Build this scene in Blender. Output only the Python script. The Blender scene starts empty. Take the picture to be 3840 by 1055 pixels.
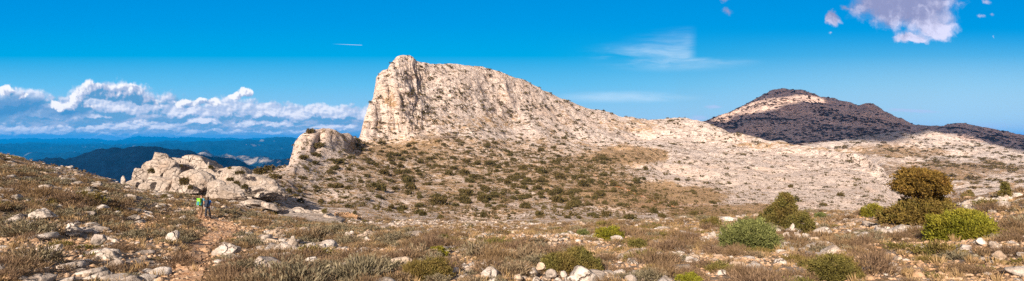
import bpy, bmesh, math, random
import numpy as np
from mathutils import Vector, Matrix
R = math.radians
rng = np.random.default_rng(7)
random.seed(7)
scene = bpy.context.scene
COL = scene.collection
F = 1920.0; HZ = 520.0          # lens constant and the level of the horizon

# ------------------------------------------------------------------ objects
def link(o, parent=None):
    COL.objects.link(o)
    if parent is not None: o.parent = parent
    return o
def tag(o, label=None, cat=None, group=None, kind=None):
    if label: o['label'] = label
    if cat: o['category'] = cat
    if group: o['group'] = group
    if kind: o['kind'] = kind
    return o
def mesh_np(name, V, Fc, mat=None, smooth=True, attrs=None):
    V = np.ascontiguousarray(V, dtype=np.float32); Fc = np.ascontiguousarray(Fc, dtype=np.int32)
    me = bpy.data.meshes.new(name)
    n, k = Fc.shape
    me.vertices.add(len(V)); me.vertices.foreach_set('co', V.ravel())
    me.loops.add(n*k); me.loops.foreach_set('vertex_index', Fc.ravel())
    me.polygons.add(n); me.polygons.foreach_set('loop_start', np.arange(0, n*k, k, dtype=np.int32))
    me.polygons.foreach_set('loop_total', np.full(n, k, dtype=np.int32))
    if smooth: me.polygons.foreach_set('use_smooth', np.ones(n, dtype=bool))
    me.update(calc_edges=True)
    if attrs:
        for an, arr in attrs.items():
            a = me.attributes.new(an, 'FLOAT', 'POINT'); a.data.foreach_set('value', np.ascontiguousarray(arr, dtype=np.float32).ravel())
    if mat: me.materials.append(mat)
    return me
def obj_np(name, V, Fc, mat=None, parent=None, smooth=True, attrs=None):
    return link(bpy.data.objects.new(name, mesh_np(name, V, Fc, mat, smooth, attrs)), parent)
def empty(name, loc, rz=0):
    o = bpy.data.objects.new(name, None); link(o); o.location = loc; o.rotation_euler = (0, 0, rz); o.empty_display_size = 0.2
    return o

# ------------------------------------------------------------------ noise
TBL = np.random.default_rng(11).random((64, 64, 64)).astype(np.float32)
def vnoise(x, y, z):
    x = np.asarray(x, np.float64); y = np.asarray(y, np.float64); z = np.asarray(z, np.float64)
    x, y, z = np.broadcast_arrays(x, y, z)
    xi = np.floor(x); yi = np.floor(y); zi = np.floor(z)
    fx = (x-xi).astype(np.float32); fy = (y-yi).astype(np.float32); fz = (z-zi).astype(np.float32)
    fx = fx*fx*(3-2*fx); fy = fy*fy*(3-2*fy); fz = fz*fz*(3-2*fz)
    xi = xi.astype(np.int64) & 63; yi = yi.astype(np.int64) & 63; zi = zi.astype(np.int64) & 63
    x1 = (xi+1) & 63; y1 = (yi+1) & 63; z1 = (zi+1) & 63
    def L(a, b, t): return a+(b-a)*t
    c0 = L(L(TBL[xi, yi, zi], TBL[x1, yi, zi], fx), L(TBL[xi, y1, zi], TBL[x1, y1, zi], fx), fy)
    c1 = L(L(TBL[xi, yi, z1], TBL[x1, yi, z1], fx), L(TBL[xi, y1, z1], TBL[x1, y1, z1], fx), fy)
    return L(c0, c1, fz)*2-1
def rot(x, y, a):
    c, s = math.cos(a), math.sin(a)
    return x*c-y*s, x*s+y*c
def fbm(x, y, z, octv=4, gain=.5, ridged=False):
    t = 0; a = 1; s = 0
    for k in range(octv):
        xr, yr = rot(x, y, .7*k+.3)
        n = vnoise(xr*2**k+13.7*k, yr*2**k+5.1*k, z*2**k+3.3*k)
        if ridged: n = 1-2*np.abs(n)
        t = t+a*n; s += a; a *= gain
    return t/s
def sstep(a, b, x):
    t = np.clip((x-a)/(b-a), 0, 1); return t*t*(3-2*t)

# ------------------------------------------------------------------ materials
class NT:
    def __init__(s, name, world=False):
        if world:
            s.tree = name.node_tree
        else:
            s.mat = bpy.data.materials.new(name); s.mat.use_nodes = True; s.tree = s.mat.node_tree
        s.tree.nodes.clear()
    def n(s, typ, **kw):
        nd = s.tree.nodes.new(typ)
        for k, v in kw.items():
            if k == 'i':
                for kk, vv in v.items():
                    if hasattr(vv, 'is_linked') or hasattr(vv, 'links'): s.tree.links.new(vv, nd.inputs[kk])
                    else: nd.inputs[kk].default_value = vv
            else: setattr(nd, k, v)
        return nd
    def m(s, op, a, b=0.0, c=0.0, clamp=False):
        nd = s.n('ShaderNodeMath', operation=op, use_clamp=clamp, i={0: a, 1: b, 2: c}); return nd.outputs[0]
    def vm(s, op, a, b=(0, 0, 0)):
        nd = s.n('ShaderNodeVectorMath', operation=op)
        for k, v in ((0, a), (1, b)):
            if hasattr(v, 'links'): s.tree.links.new(v, nd.inputs[k])
            elif op == 'SCALE' and k == 1: pass
            else: nd.inputs[k].default_value = v
        if op == 'SCALE':
            if hasattr(b, 'links'): s.tree.links.new(b, nd.inputs['Scale'])
            else: nd.inputs['Scale'].default_value = b
        return nd.outputs['Value'] if op in ('LENGTH', 'DOT_PRODUCT') else nd.outputs[0]
    def mixc(s, f, a, b, mode='MIX'):
        nd = s.n('ShaderNodeMix', data_type='RGBA', blend_type=mode)
        for k, v in ((0, f), (6, a), (7, b)):
            if hasattr(v, 'links'): s.tree.links.new(v, nd.inputs[k])
            else: nd.inputs[k].default_value = (v if k == 0 or len(v) == 4 else (*v, 1))
        return nd.outputs[2]
    def rng(s, v, a, b, c=0.0, d=1.0, smooth=True):
        nd = s.n('ShaderNodeMapRange', interpolation_type='SMOOTHSTEP' if smooth else 'LINEAR', i={0: v, 1: a, 2: b, 3: c, 4: d}); return nd.outputs[0]
    def noise(s, vec, scale, detail=8, rough=.6, dist=0.0, out=0):
        nd = s.n('ShaderNodeTexNoise', i={'Vector': vec, 'Scale': scale, 'Detail': detail, 'Roughness': rough, 'Distortion': dist}); return nd.outputs[out]
    def attr(s, name):
        return s.n('ShaderNodeAttribute', attribute_name=name).outputs['Fac']
    def map(s, vec, rotation=(0, 0, 0), scale=(1, 1, 1)):
        return s.n('ShaderNodeMapping', i={0: vec, 2: rotation, 3: scale}).outputs[0]
    def out(s, bsdf, disp=None, vol=None):
        o = s.n('ShaderNodeOutputMaterial')
        if bsdf is not None: s.tree.links.new(bsdf, o.inputs[0])
        if vol is not None: s.tree.links.new(vol, o.inputs[1])
        return s.mat
    def bsdf(s, color, rough=.9, normal=None, spec=.2, **kw):
        ins = {'Base Color': color if hasattr(color, 'links') else (*color, 1), 'Roughness': rough, 'Specular IOR Level': spec}
        if normal is not None: ins['Normal'] = normal
        ins.update(kw)
        return s.n('ShaderNodeBsdfPrincipled', i=ins).outputs[0]

def rock_ground_mat(name, pale=(.66, .56, .47), grey=(.42, .35, .29), soil=(.30, .175, .09), scrub=(.105, .082, .035), scl=1.0, fine=1.0, crack=1.0, spec=.6, cw=1.0, strata=(0, 0, .5)):
    t = NT(name)
    pos = t.n('ShaderNodeNewGeometry').outputs['Position']
    veg = t.attr('veg'); dirt = t.attr('dirt')
    bed = t.map(pos, rotation=strata, scale=(.38, 1.0, 1.3))
    a = t.noise(bed, 1.5*scl, 10, .70)
    b = t.noise(pos, .30*scl, 7, .6)
    # vegetation / soil cover
    f = t.m('ADD', t.m('MULTIPLY', t.m('SUBTRACT', a, .5), 1.7), t.m('MULTIPLY', t.m('SUBTRACT', b, .5), 1.0))
    f = t.m('ADD', f, t.m('SUBTRACT', t.m('MULTIPLY', veg, 1.15), .58))
    cover = t.rng(f, -.12, .14)
    # rock colour
    g = t.noise(pos, 1.4*scl*fine, 10, .75)
    h = t.noise(bed, .16*scl, 5, .6)
    rock = t.mixc(t.rng(g, .40, .62), grey, pale)
    rock = t.mixc(t.rng(h, .45, .7, 0, .5), rock, (pale[0]*.86, pale[1]*.74, pale[2]*.64))
    # joints in the limestone
    wv = t.vm('ADD', bed, t.vm('SCALE', t.noise(pos, .5*scl, 6, .6, out=1), 1.6/scl))
    vo = t.n('ShaderNodeTexVoronoi', feature='DISTANCE_TO_EDGE', i={'Vector': wv, 'Scale': .34*scl}).outputs['Distance']
    vo2 = t.n('ShaderNodeTexVoronoi', feature='DISTANCE_TO_EDGE', i={'Vector': wv, 'Scale': 1.15*scl}).outputs['Distance']
    ck = t.m('MULTIPLY', t.rng(vo, .0, .055*cw, 1, 0), t.rng(a, .42, .58))
    ck2 = t.m('MULTIPLY', t.rng(vo2, .0, .07*cw, 1, 0), t.rng(g, .45, .6))
    ck = t.m('MULTIPLY', t.m('MAXIMUM', ck, t.m('MULTIPLY', ck2, .6)), crack, clamp=True)
    rock = t.mixc(t.m('MULTIPLY', ck, .85), rock, (.12, .08, .05))
    spk = t.m('MULTIPLY', t.rng(t.noise(bed, 4.2*scl, 3, .55), .55, .63), t.rng(t.noise(pos, .5*scl, 3, .5), .36, .56, .25, 1))
    rock = t.mixc(t.m('MULTIPLY', spk, spec), rock, (.17, .115, .07))
    e = t.noise(pos, 3.1*scl*fine, 8, .7)
    vegc = t.mixc(t.rng(e, .40, .60), scrub, soil)
    vegc = t.mixc(t.rng(g, .56, .68), vegc, (pale[0]*.8, pale[1]*.72, pale[2]*.62))
    col = t.mixc(cover, rock, vegc)
    dcol = t.mixc(t.rng(e, .35, .65), (.36, .17, .07), (.55, .34, .20))
    dm = t.rng(t.m('ADD', dirt, t.m('MULTIPLY', t.m('SUBTRACT', g, .5), 1.0)), .35, .6)
    col = t.mixc(dm, col, dcol)
    hgt = t.m('ADD', t.m('MULTIPLY', g, .6/scl), t.m('MULTIPLY', a, .7/scl))
    hgt = t.m('SUBTRACT', hgt, t.m('MULTIPLY', ck, .25/scl))
    bp = t.n('ShaderNodeBump', i={'Strength': 1.0, 'Distance': .8, 'Height': hgt}).outputs[0]
    return t.out(t.bsdf(col, .95, bp, .1))

# ------------------------------------------------------------------ terrain sheets
def pchip_rows(S, K, Yk):
    """Yk: K x C knots at s=0..K-1 ; S: row params -> rows x C (monotone cubic)"""
    dlt = Yk[1:]-Yk[:-1]
    m = np.zeros_like(Yk)
    m[0] = dlt[0]; m[-1] = dlt[-1]
    p = dlt[:-1]*dlt[1:]
    hm = np.where(p > 0, 2*p/(dlt[:-1]+dlt[1:]+1e-12), 0)
    m[1:-1] = hm
    i = np.clip(np.floor(S).astype(int), 0, K-2); t = (S-i)[:, None]
    y0, y1, m0, m1 = Yk[i], Yk[i+1], m[i], m[i+1]
    return (2*t**3-3*t**2+1)*y0+(t**3-2*t**2+t)*m0+(-2*t**3+3*t**2)*y1+(t**3-t**2)*m1
def gsm(px, a, sig):
    if sig <= 0: return a
    g = np.arange(px[0], px[-1]+1, 4.0); v = np.interp(g, px, a)
    k = np.exp(-.5*(np.arange(-int(3*sig/4)-1, int(3*sig/4)+2)*4/sig)**2); k /= k.sum()
    v = np.convolve(np.pad(v, len(k)//2, mode='edge'), k, mode='valid')
    return np.interp(px, g, v)
def build_sheet(px, lines, rows):
    """lines: list of (knots[(px,depth,py)], smoothing); rows: count per segment."""
    D = []; Z = []
    for kn, sg in lines:
        kn = sorted(kn); kx = [k[0] for k in kn]
        d = gsm(px, np.interp(px, kx, [math.log(k[1]) for k in kn]), sg); py = gsm(px, np.interp(px, kx, [k[2] for k in kn]), sg)
        d = np.exp(d); D.append(d); Z.append((HZ-py)/F*d)
    D = np.array(D); Z = np.array(Z)
    for k in range(1, len(D)): D[k] = np.maximum(D[k], D[k-1]*1.01)
    S = np.concatenate([np.arange(n)/n+k for k, n in enumerate(rows)]+[[len(rows)]])
    d = np.exp(pchip_rows(S, len(D), np.log(D))); z = pchip_rows(S, len(D), Z)
    u = (px-1920)/F
    return np.stack([u[None, :]*d, d, z], -1), S
def grid_normals(P):
    a = np.gradient(P, axis=1); b = np.gradient(P, axis=0)
    n = np.cross(a, b); n /= np.linalg.norm(n, axis=-1, keepdims=True)+1e-9
    n[n[..., 2] < 0] *= -1
    return n
def displace(P, amp=1.0, lo=.0035, hi=.25, ridg=.55, maxl=64, veg=None, cliffboost=0.0):
    N = grid_normals(P); d = P[..., 1]
    steep = 1-N[..., 2]
    tot = np.zeros(d.shape, np.float32)
    lam = .12; k = 0
    while lam <= maxl:
        w = sstep(lo*d*.7, lo*d*1.6, lam)*(1-sstep(hi*d*.6, hi*d*1.3, lam))
        if w.max() > 0:
            xr, yr = rot(P[..., 0], P[..., 1], 1.1*k+.4)
            zz = P[..., 2]
            n = vnoise(xr/lam+7*k, yr/lam, zz/lam*1.0+2*k)
            r = .55-2*np.abs(n)+.1
            tot += (w*lam*.085*((1-ridg)*n*1.3+ridg*r)).astype(np.float32)
        lam *= 1.9; k += 1
    tot *= amp*(1+.5*sstep(250, 400, d))*(1+cliffboost*sstep(.25, .6, steep))
    return P+N*tot[..., None]
def grid_faces(r, c):
    i = np.arange(r*c).reshape(r, c)
    return np.stack([i[:-1, :-1].ravel(), i[:-1, 1:].ravel(), i[1:, 1:].ravel(), i[1:, :-1].ravel()], 1)
def grid_obj(name, P, mat, attrs=None, parent=None):
    r, c, _ = P.shape
    o = obj_np(name, P.reshape(-1, 3), grid_faces(r, c), mat, parent, True, {k: v.ravel() for k, v in (attrs or {}).items()})
    return o
def to_px(P):
    return 1920+F*P[..., 0]/P[..., 1], HZ-F*P[..., 2]/P[..., 1]
def blob(PX, PY, cx, cy, rx, ry, soft=.35, wob=.35, sc=60.):
    q = np.sqrt(((PX-cx)/rx)**2+((PY-cy)/ry)**2)+wob*vnoise(PX/sc, PY/(sc*.5), 3.3+cx*.01)
    return 1-sstep(1-soft, 1+soft, q)

dense = lambda a, b, s: np.arange(a, b, s, dtype=float)
PXA = np.concatenate([dense(-1000, -120, 12), dense(-120, 1300, 2.6), dense(1300, 1900, 1.5), dense(1900, 3960, 2.6), dense(3960, 4841, 12)])

L = []
Z0 = [(-1000, 2.0, HZ+F*1.75/2.0), (4840, 2.0, HZ+F*1.75/2.0)]
L.append((Z0, 0))
L.append(([(-1000, 8, 1010), (0, 8.5, 1065), (500, 9.5, 1065), (2600, 9.5, 1065), (3840, 9, 1055), (4840, 9, 1020)], 40))
L.append(([(-1000, 13, 820), (0, 14, 925), (300, 14, 935), (500, 14, 942), (760, 15, 965), (1000, 15, 975), (2100, 15, 975), (2600, 15, 970), (3100, 15, 962), (3500, 14, 955), (3840, 14, 935), (4840, 14, 860)], 40))
L.append(([(-1000, 20, 690), (0, 22, 800), (300, 22, 825), (500, 23, 860), (760, 25, 890), (1000, 24, 915), (1500, 24, 925), (2100, 24, 930), (2600, 24, 928), (3100, 23, 916), (3500, 22, 890), (3840, 22, 850), (4840, 20, 740)], 40))
L.append(([(-1000, 30, 560), (0, 34, 680), (300, 34, 735), (500, 34, 795), (760, 38, 824), (1000, 38, 858), (1500, 38, 884), (2100, 38, 886), (2600, 38, 876), (3100, 36, 864), (3300, 34, 850), (3500, 32, 830), (3840, 30, 768), (4840, 28, 640)], 40))
L.append(([(-1000, 44, 460), (0, 50, 610), (130, 50, 640), (300, 52, 688), (500, 54, 735), (760, 56, 768), (1000, 60, 815), (1200, 62, 846), (1500, 62, 864), (1900, 62, 858), (2100, 62, 854), (2600, 60, 832), (2900, 58, 816), (3100, 54, 808), (3300, 50, 795), (3500, 44, 772), (3700, 38, 742), (3840, 36, 728), (4840, 33, 600)], 30))
L.append(([(-1000, 60, 420), (0, 64, 590), (130, 66, 616), (300, 78, 652), (380, 82, 676), (440, 86, 692), (500, 88, 702), (760, 88, 728), (1000, 88, 752), (1100, 90, 790), (1200, 92, 806), (1500, 92, 828), (1900, 92, 840), (2100, 92, 838), (2300, 92, 836), (2600, 90, 840), (3100, 90, 845), (3500, 80, 840), (3840, 70, 800), (4840, 70, 720)], 22))
L.append(([(-1000, 110, 700), (0, 110, 760), (400, 120, 800), (500, 125, 800), (620, 130, 760), (800, 135, 705), (900, 135, 690), (1000, 135, 680), (1070, 135, 690), (1200, 135, 735), (1350, 135, 755), (1500, 138, 775), (1900, 140, 790), (2100, 140, 795), (2300, 150, 800), (2600, 165, 804), (2900, 175, 812), (3100, 180, 815), (3300, 180, 812), (3500, 160, 850), (3840, 150, 860), (4840, 150, 860)], 30))
L.append(([(-1000, 180, 1000), (0, 180, 1000), (500, 180, 950), (800, 190, 800), (900, 175, 680), (960, 170, 650), (1030, 168, 645), (1080, 170, 640), (1110, 178, 622), (1200, 185, 655), (1350, 190, 670), (1500, 195, 695), (1700, 200, 705), (1900, 205, 712), (2100, 205, 730), (2300, 205, 745), (2600, 215, 772), (2900, 225, 788), (3100, 230, 788), (3250, 225, 792), (3400, 215, 805), (3500, 210, 840), (3840, 220, 880), (4840, 220, 880)], 14))
L.append(([(-1000, 260, 1250), (500, 260, 1250), (800, 260, 1100), (980, 230, 760), (1060, 220, 690), (1092, 215, 655), (1106, 214, 590), (1120, 214, 555), (1160, 216, 560), (1200, 220, 565), (1350, 262, 575), (1500, 280, 600), (1700, 290, 610), (1900, 295, 622), (2100, 290, 645), (2300, 290, 665), (2600, 290, 700), (2900, 300, 715), (3100, 300, 705), (3250, 290, 725), (3370, 280, 770), (3500, 270, 850), (3840, 270, 900), (4840, 270, 900)], 7))
L.append(([(-1000, 400, 1300), (800, 400, 1300), (1040, 320, 900), (1092, 300, 700), (1106, 250, 600), (1118, 238, 540), (1140, 240, 514), (1180, 245, 500), (1215, 248, 495), (1250, 250, 496), (1280, 254, 506), (1310, 262, 516), (1345, 330, 528), (1362, 335, 524), (1500, 345, 522), (1700, 352, 518), (1900, 380, 545), (2100, 395, 565), (2300, 400, 590), (2600, 400, 610), (2900, 400, 640), (3100, 390, 640), (3250, 360, 670), (3370, 330, 745), (3500, 310, 870), (4840, 310, 950)], 4))
L.append(([(-1000, 600, 1400), (900, 600, 1400), (1100, 420, 900), (1120, 340, 640), (1310, 320, 600), (1340, 345, 545), (1364, 342, 508), (1386, 352, 430), (1409, 358, 350), (1431, 364, 305), (1468, 368, 300), (1520, 372, 320), (1560, 376, 370), (1620, 384, 405), (1700, 394, 420), (1900, 432, 445), (2100, 470, 480), (2300, 495, 520), (2600, 510, 535), (2900, 490, 578), (3100, 460, 596), (3250, 420, 635), (3370, 360, 725), (3500, 350, 900), (4840, 350, 1000)], 3))
SKY = [(-1000, 800, 1400), (900, 800, 1400), (1100, 600, 1000), (1300, 500, 700), (1352, 420, 540), (1364, 350, 508), (1372, 360, 480), (1386, 366, 430), (1398, 370, 385), (1409, 372, 343), (1420, 376, 312), (1431, 380, 287), (1440, 384, 277), (1452, 388, 270), (1460, 390, 262), (1468, 392, 246), (1480, 396, 230), (1494, 400, 220), (1510, 404, 218), (1530, 406, 222), (1565, 411, 231), (1684, 432, 236), (1759, 446, 243), (1863, 470, 268), (1983, 500, 316), (2102, 530, 373), (2206, 555, 410), (2325, 575, 443), (2460, 580, 450), (2564, 570, 450), (2653, 550, 467), (2728, 535, 497), (2862, 515, 525), (3056, 485, 545), (3150, 460, 566), (3250, 430, 596), (3310, 405, 640), (3369, 380, 700), (3450, 370, 800), (3560, 370, 930), (4840, 370, 1100)]
L.append((SKY, 3))
L.append(([(x, d*1.12, py+(60 if d < 700 and 1352 < x < 3400 else 250)) for x, d, py in SKY], 6))
L.append(([(x, d*1.5, py+400) for x, d, py in SKY], 20))
rowsA = [10, 26, 50, 60, 50, 44, 44, 46, 50, 60, 66, 110, 120, 14, 6]
PA, SA = build_sheet(PXA, L, rowsA)
# vertical flutes and pillars of the big cliff, relief of the knoll
PX0, PY0 = to_px(PA)
wc = (sstep(1352, 1372, PX0)*(1-sstep(1540, 1640, PX0))*sstep(352-14, 352, PA[..., 1])*(1-sstep(10.9, 11.9, SA)[:, None]*0))*(sstep(9.9, 10.4, SA)[:, None])
ax = PX0/F*360
fl = fbm(ax/8.0+PA[..., 2]/60, PA[..., 2]/90.0, 2.2+0*ax, 4, .6, True)*6.0 + fbm(ax/26.0+9, PA[..., 2]/90.0, 5.2+0*ax, 2, .5)*6
fl = fl-2.0; PA[..., 0] *= 1-wc*fl/PA[..., 1]; PA[..., 1] -= wc*fl
wk = sstep(1096, 1112, PX0)*(1-sstep(1190, 1300, PX0))*sstep(8.4, 9.2, SA)[:, None]*(1-sstep(11, 11.5, SA)[:, None])
fk = fbm(PX0/22.0, PA[..., 2]/6.0, 1.2+0*ax, 3, .5)*3.0
# the vertical shadowed recess of the knoll
fk = fk - 11.0*np.exp(-((PX0-1186-(PY0-560)*-.25)/13.0)**2)*sstep(490, 520, PY0)*(1-sstep(585, 610, PY0))
PA[..., 0] *= 1-wk*fk/PA[..., 1]; PA[..., 1] -= wk*fk
PA = displace(PA, .9, cliffboost=.2)
PXf, PYf = to_px(PA); dA = PA[..., 1]
SS = np.broadcast_to(SA[:, None], dA.shape)
# plant cover and earth, as they lie on the real ground
fore = 1-sstep(55, 85, dA)
veg = .54*np.ones_like(dA)
veg = np.where(dA > 70, .47, veg)
upper = sstep(9.7, 10.4, SS)
rightface = sstep(2250, 2500, PXf+(PYf-600)*-.9)*sstep(175, 215, dA)
pale = np.maximum(upper, rightface)
veg = veg*(1-pale)+.29*pale+pale*upper*(1-rightface)*.16*sstep(-.2, .5, fbm(PA[..., 0]/45, PA[..., 2]/30, PA[..., 1]/60, 3))
veg = np.where(sstep(100, 130, dA) > .5, veg+.10*blob(PXf, PYf, 1750, 640, 420, 130), veg)
for cx, cy, rx, ry, v in ((1810, 455, 170, 34, .48), (1700, 400, 130, 40, .34), (2340, 585, 170, 34, .80), (2360, 470, 130, 22, .5), (2200, 650, 190, 60, .62), (2420, 730, 300, 48, .78),
                          (2760, 795, 260, 26, .85), (1490, 475, 190, 26, .38), (1600, 560, 420, 34, .66), (1475, 388, 26, 22, .62), (3180, 560, 150, 16, .62), (2900, 545, 190, 12, .5), (1620, 800, 500, 40, .5),
                          (1900, 560, 260, 40, .5), (2560, 640, 50, 70, .3), (3080, 660, 90, 80, .25)):
    b_ = blob(PXf, PYf, cx, cy, rx, ry)*(dA > 100)
    veg = veg*(1-b_)+v*b_
veg = veg*(1-blob(PXf, PYf, 1180, 560, 110, 70)*(dA > 150)*.55)
dirt = np.zeros_like(dA)
for cx, cy, rx, ry, v, dm in ((2520, 770, 200, 14, .45, 100), (2370, 590, 120, 22, .22, 250), (1700, 455, 120, 20, .25, 300)):
    dirt = np.maximum(dirt, v*blob(PXf, PYf, cx, cy, rx, ry)*(dA > dm))
# the trail, as polylines on the ground
TRAIL = [[(1180, 1080, .0), (0, 0, 0)]]
def seg_dist(PX, PY, pts, ysc=2.2):
    best = np.full(PX.shape, 1e9)
    for (x0, y0), (x1, y1) in zip(pts[:-1], pts[1:]):
        ax_, ay_ = x1-x0, (y1-y0)*ysc
        t = np.clip(((PX-x0)*ax_+(PY-y0)*ysc*ay_)/(ax_*ax_+ay_*ay_), 0, 1)
        best = np.minimum(best, np.hypot(PX-x0-t*ax_, (PY-y0)*ysc-t*ay_))
    return best
def sparse_dist(mask, pts, ysc):
    out = np.full(mask.shape, 1e9); out[mask] = seg_dist(PXf[mask], PYf[mask], pts, ysc); return out
path_near = [(690, 1120), (705, 1040), (722, 985), (745, 935), (785, 900), (850, 872), (850, 858), (800, 842), (770, 822), (745, 800)]
nearm = (dA < 60) & (PXf > 400) & (PXf < 1200)
dn = sparse_dist(nearm, path_near, 1.6)
wn = np.interp(PYf, [800, 850, 900, 1055], [16, 50, 48, 80])
dirt = np.maximum(dirt, .75*(1-sstep(.55, 1.6, dn/wn+.35*vnoise(PXf/25, PYf/12, .5))))
path_mid = [(1125, 740), (1137, 706), (1160, 672), (1180, 648), (1231, 622), (1290, 594), (1333, 570), (1400, 548), (1480, 528), (1520, 516)]
dmid = sparse_dist((dA > 100) & (PXf > 1080) & (PXf < 1600) & (PYf > 500) & (PYf < 760), path_mid, 1.6)
path_far = [(2225, 650), (2245, 672), (2290, 692), (2337, 708), (2408, 737), (2470, 759), (2549, 782), (2594, 793), (2696, 805), (2800, 813), (2900, 822)]
dfar = sparse_dist((dA > 100) & (PXf > 2200) & (PXf < 2900) & (PYf > 640) & (PYf < 840), path_far, 2.2)
dirt = np.maximum(dirt, .30*(1-sstep(8, 26, dfar)))
# darker mossy left, redder right foreground
veg = veg+fore*(.10*sstep(1000, 500, PXf)*0+.0)
veg = np.clip(veg, 0, 1)
M_ground = rock_ground_mat('limestone_ground', pale=(.66, .55, .46), grey=(.42, .33, .26), soil=(.42, .24, .12), scrub=(.20, .14, .065), scl=1.0, fine=2.2, crack=.6)
M_slope = rock_ground_mat('limestone_slope', pale=(.74, .62, .53), grey=(.48, .385, .32), soil=(.46, .28, .16), scrub=(.20, .15, .07), scl=.62, crack=.8, spec=.95, strata=(0, 0, .75))
M_mount = rock_ground_mat('limestone_mountain', pale=(.77, .665, .585), grey=(.49, .40, .34), soil=(.50, .32, .19), scrub=(.22, .16, .08), scl=.30, crack=1.0, cw=1.6, spec=.85, strata=(0, 0, .5))
M_hill = rock_ground_mat('limestone_hill', pale=(.78, .68, .60), grey=(.56, .46, .39), soil=(.44, .28, .17), scrub=(.17, .125, .06), scl=.22, crack=.9, cw=1.6, spec=.8)
M_far = rock_ground_mat('limestone_far', pale=(.84, .64, .53), grey=(.62, .45, .37), soil=(.34, .24, .17), scl=.13, crack=.8, cw=1.6, spec=.8)
A = {'veg': veg, 'dirt': dirt}
cum = np.cumsum([0]+rowsA)
r1, r2 = cum[6], cum[10]
def cut(a, b): return PA[a:b+1], {k: v[a:b+1] for k, v in A.items()}
P_, a_ = cut(0, r1); ground = tag(grid_obj('ground', P_, M_ground, a_), kind='structure')
P_, a_ = cut(r1, r2); slope = tag(grid_obj('rocky_slope', P_, M_slope, a_), kind='structure')
P_, a_ = cut(r2, PA.shape[0]-1); mountain = tag(grid_obj('mountain', P_, M_mount, a_), kind='structure')
TERR = [ground, slope, mountain]

def path_from(mask, mat, lift, label):
    r, c = mask.shape
    f = grid_faces(r, c)
    fm = mask.ravel()[f].sum(1) >= 3
    f = f[fm]; used, inv = np.unique(f, return_inverse=True)
    V = PA.reshape(-1, 3)[used].copy(); V[:, 2] += lift
    return tag(obj_np('path', V, inv.reshape(-1, 4), mat), kind='structure')
t = NT('trodden_earth')
pos = t.n('ShaderNodeNewGeometry').outputs['Position']
e1 = t.noise(pos, 2.2, 9, .7); e2 = t.noise(pos, 11, 6, .7)
c_ = t.mixc(t.rng(e1, .38, .62), (.48, .25, .12), (.66, .42, .25))
c_ = t.mixc(t.rng(e2, .55, .66), c_, (.66, .54, .43))
c_ = t.mixc(t.rng(e2, .30, .42, 1, 0), c_, (.22, .11, .05))
bp = t.n('ShaderNodeBump', i={'Strength': .8, 'Distance': .12, 'Height': t.m('ADD', e1, t.m('MULTIPLY', e2, .6))}).outputs[0]
M_path = t.out(t.bsdf(c_, .95, bp, .1))
t = NT('pale_track')
pos = t.n('ShaderNodeNewGeometry').outputs['Position']
e1 = t.noise(pos, .5, 9, .7)
M_track = t.out(t.bsdf(t.mixc(t.rng(e1, .4, .6), (.50, .36, .24), (.66, .53, .41)), .95, None, .1))
t = NT('red_track')
pos = t.n('ShaderNodeNewGeometry').outputs['Position']
e1 = t.noise(pos, .12, 7, .7)
M_red = t.out(t.bsdf(t.mixc(t.rng(e1, .42, .58), (.50, .20, .07), (.62, .45, .32)), .95, None, .1))
wob = .4*vnoise(PXf/14, PYf/7, 1.5)
path_from((dn/wn+.5*vnoise(PXf/18, PYf/9, 4.5) < .62) & nearm, M_path, .015, '')
path_from(dmid+6*wob < np.interp(PYf, [520, 740], [4.0, 8.5]), M_track, .04, '')
path_from((dfar+3*wob < np.interp(PXf, [2225, 2500, 2600, 2900], [5.5, 7, 3.2, 2.2])) & (dA < 330), M_red, .05, '')

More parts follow.
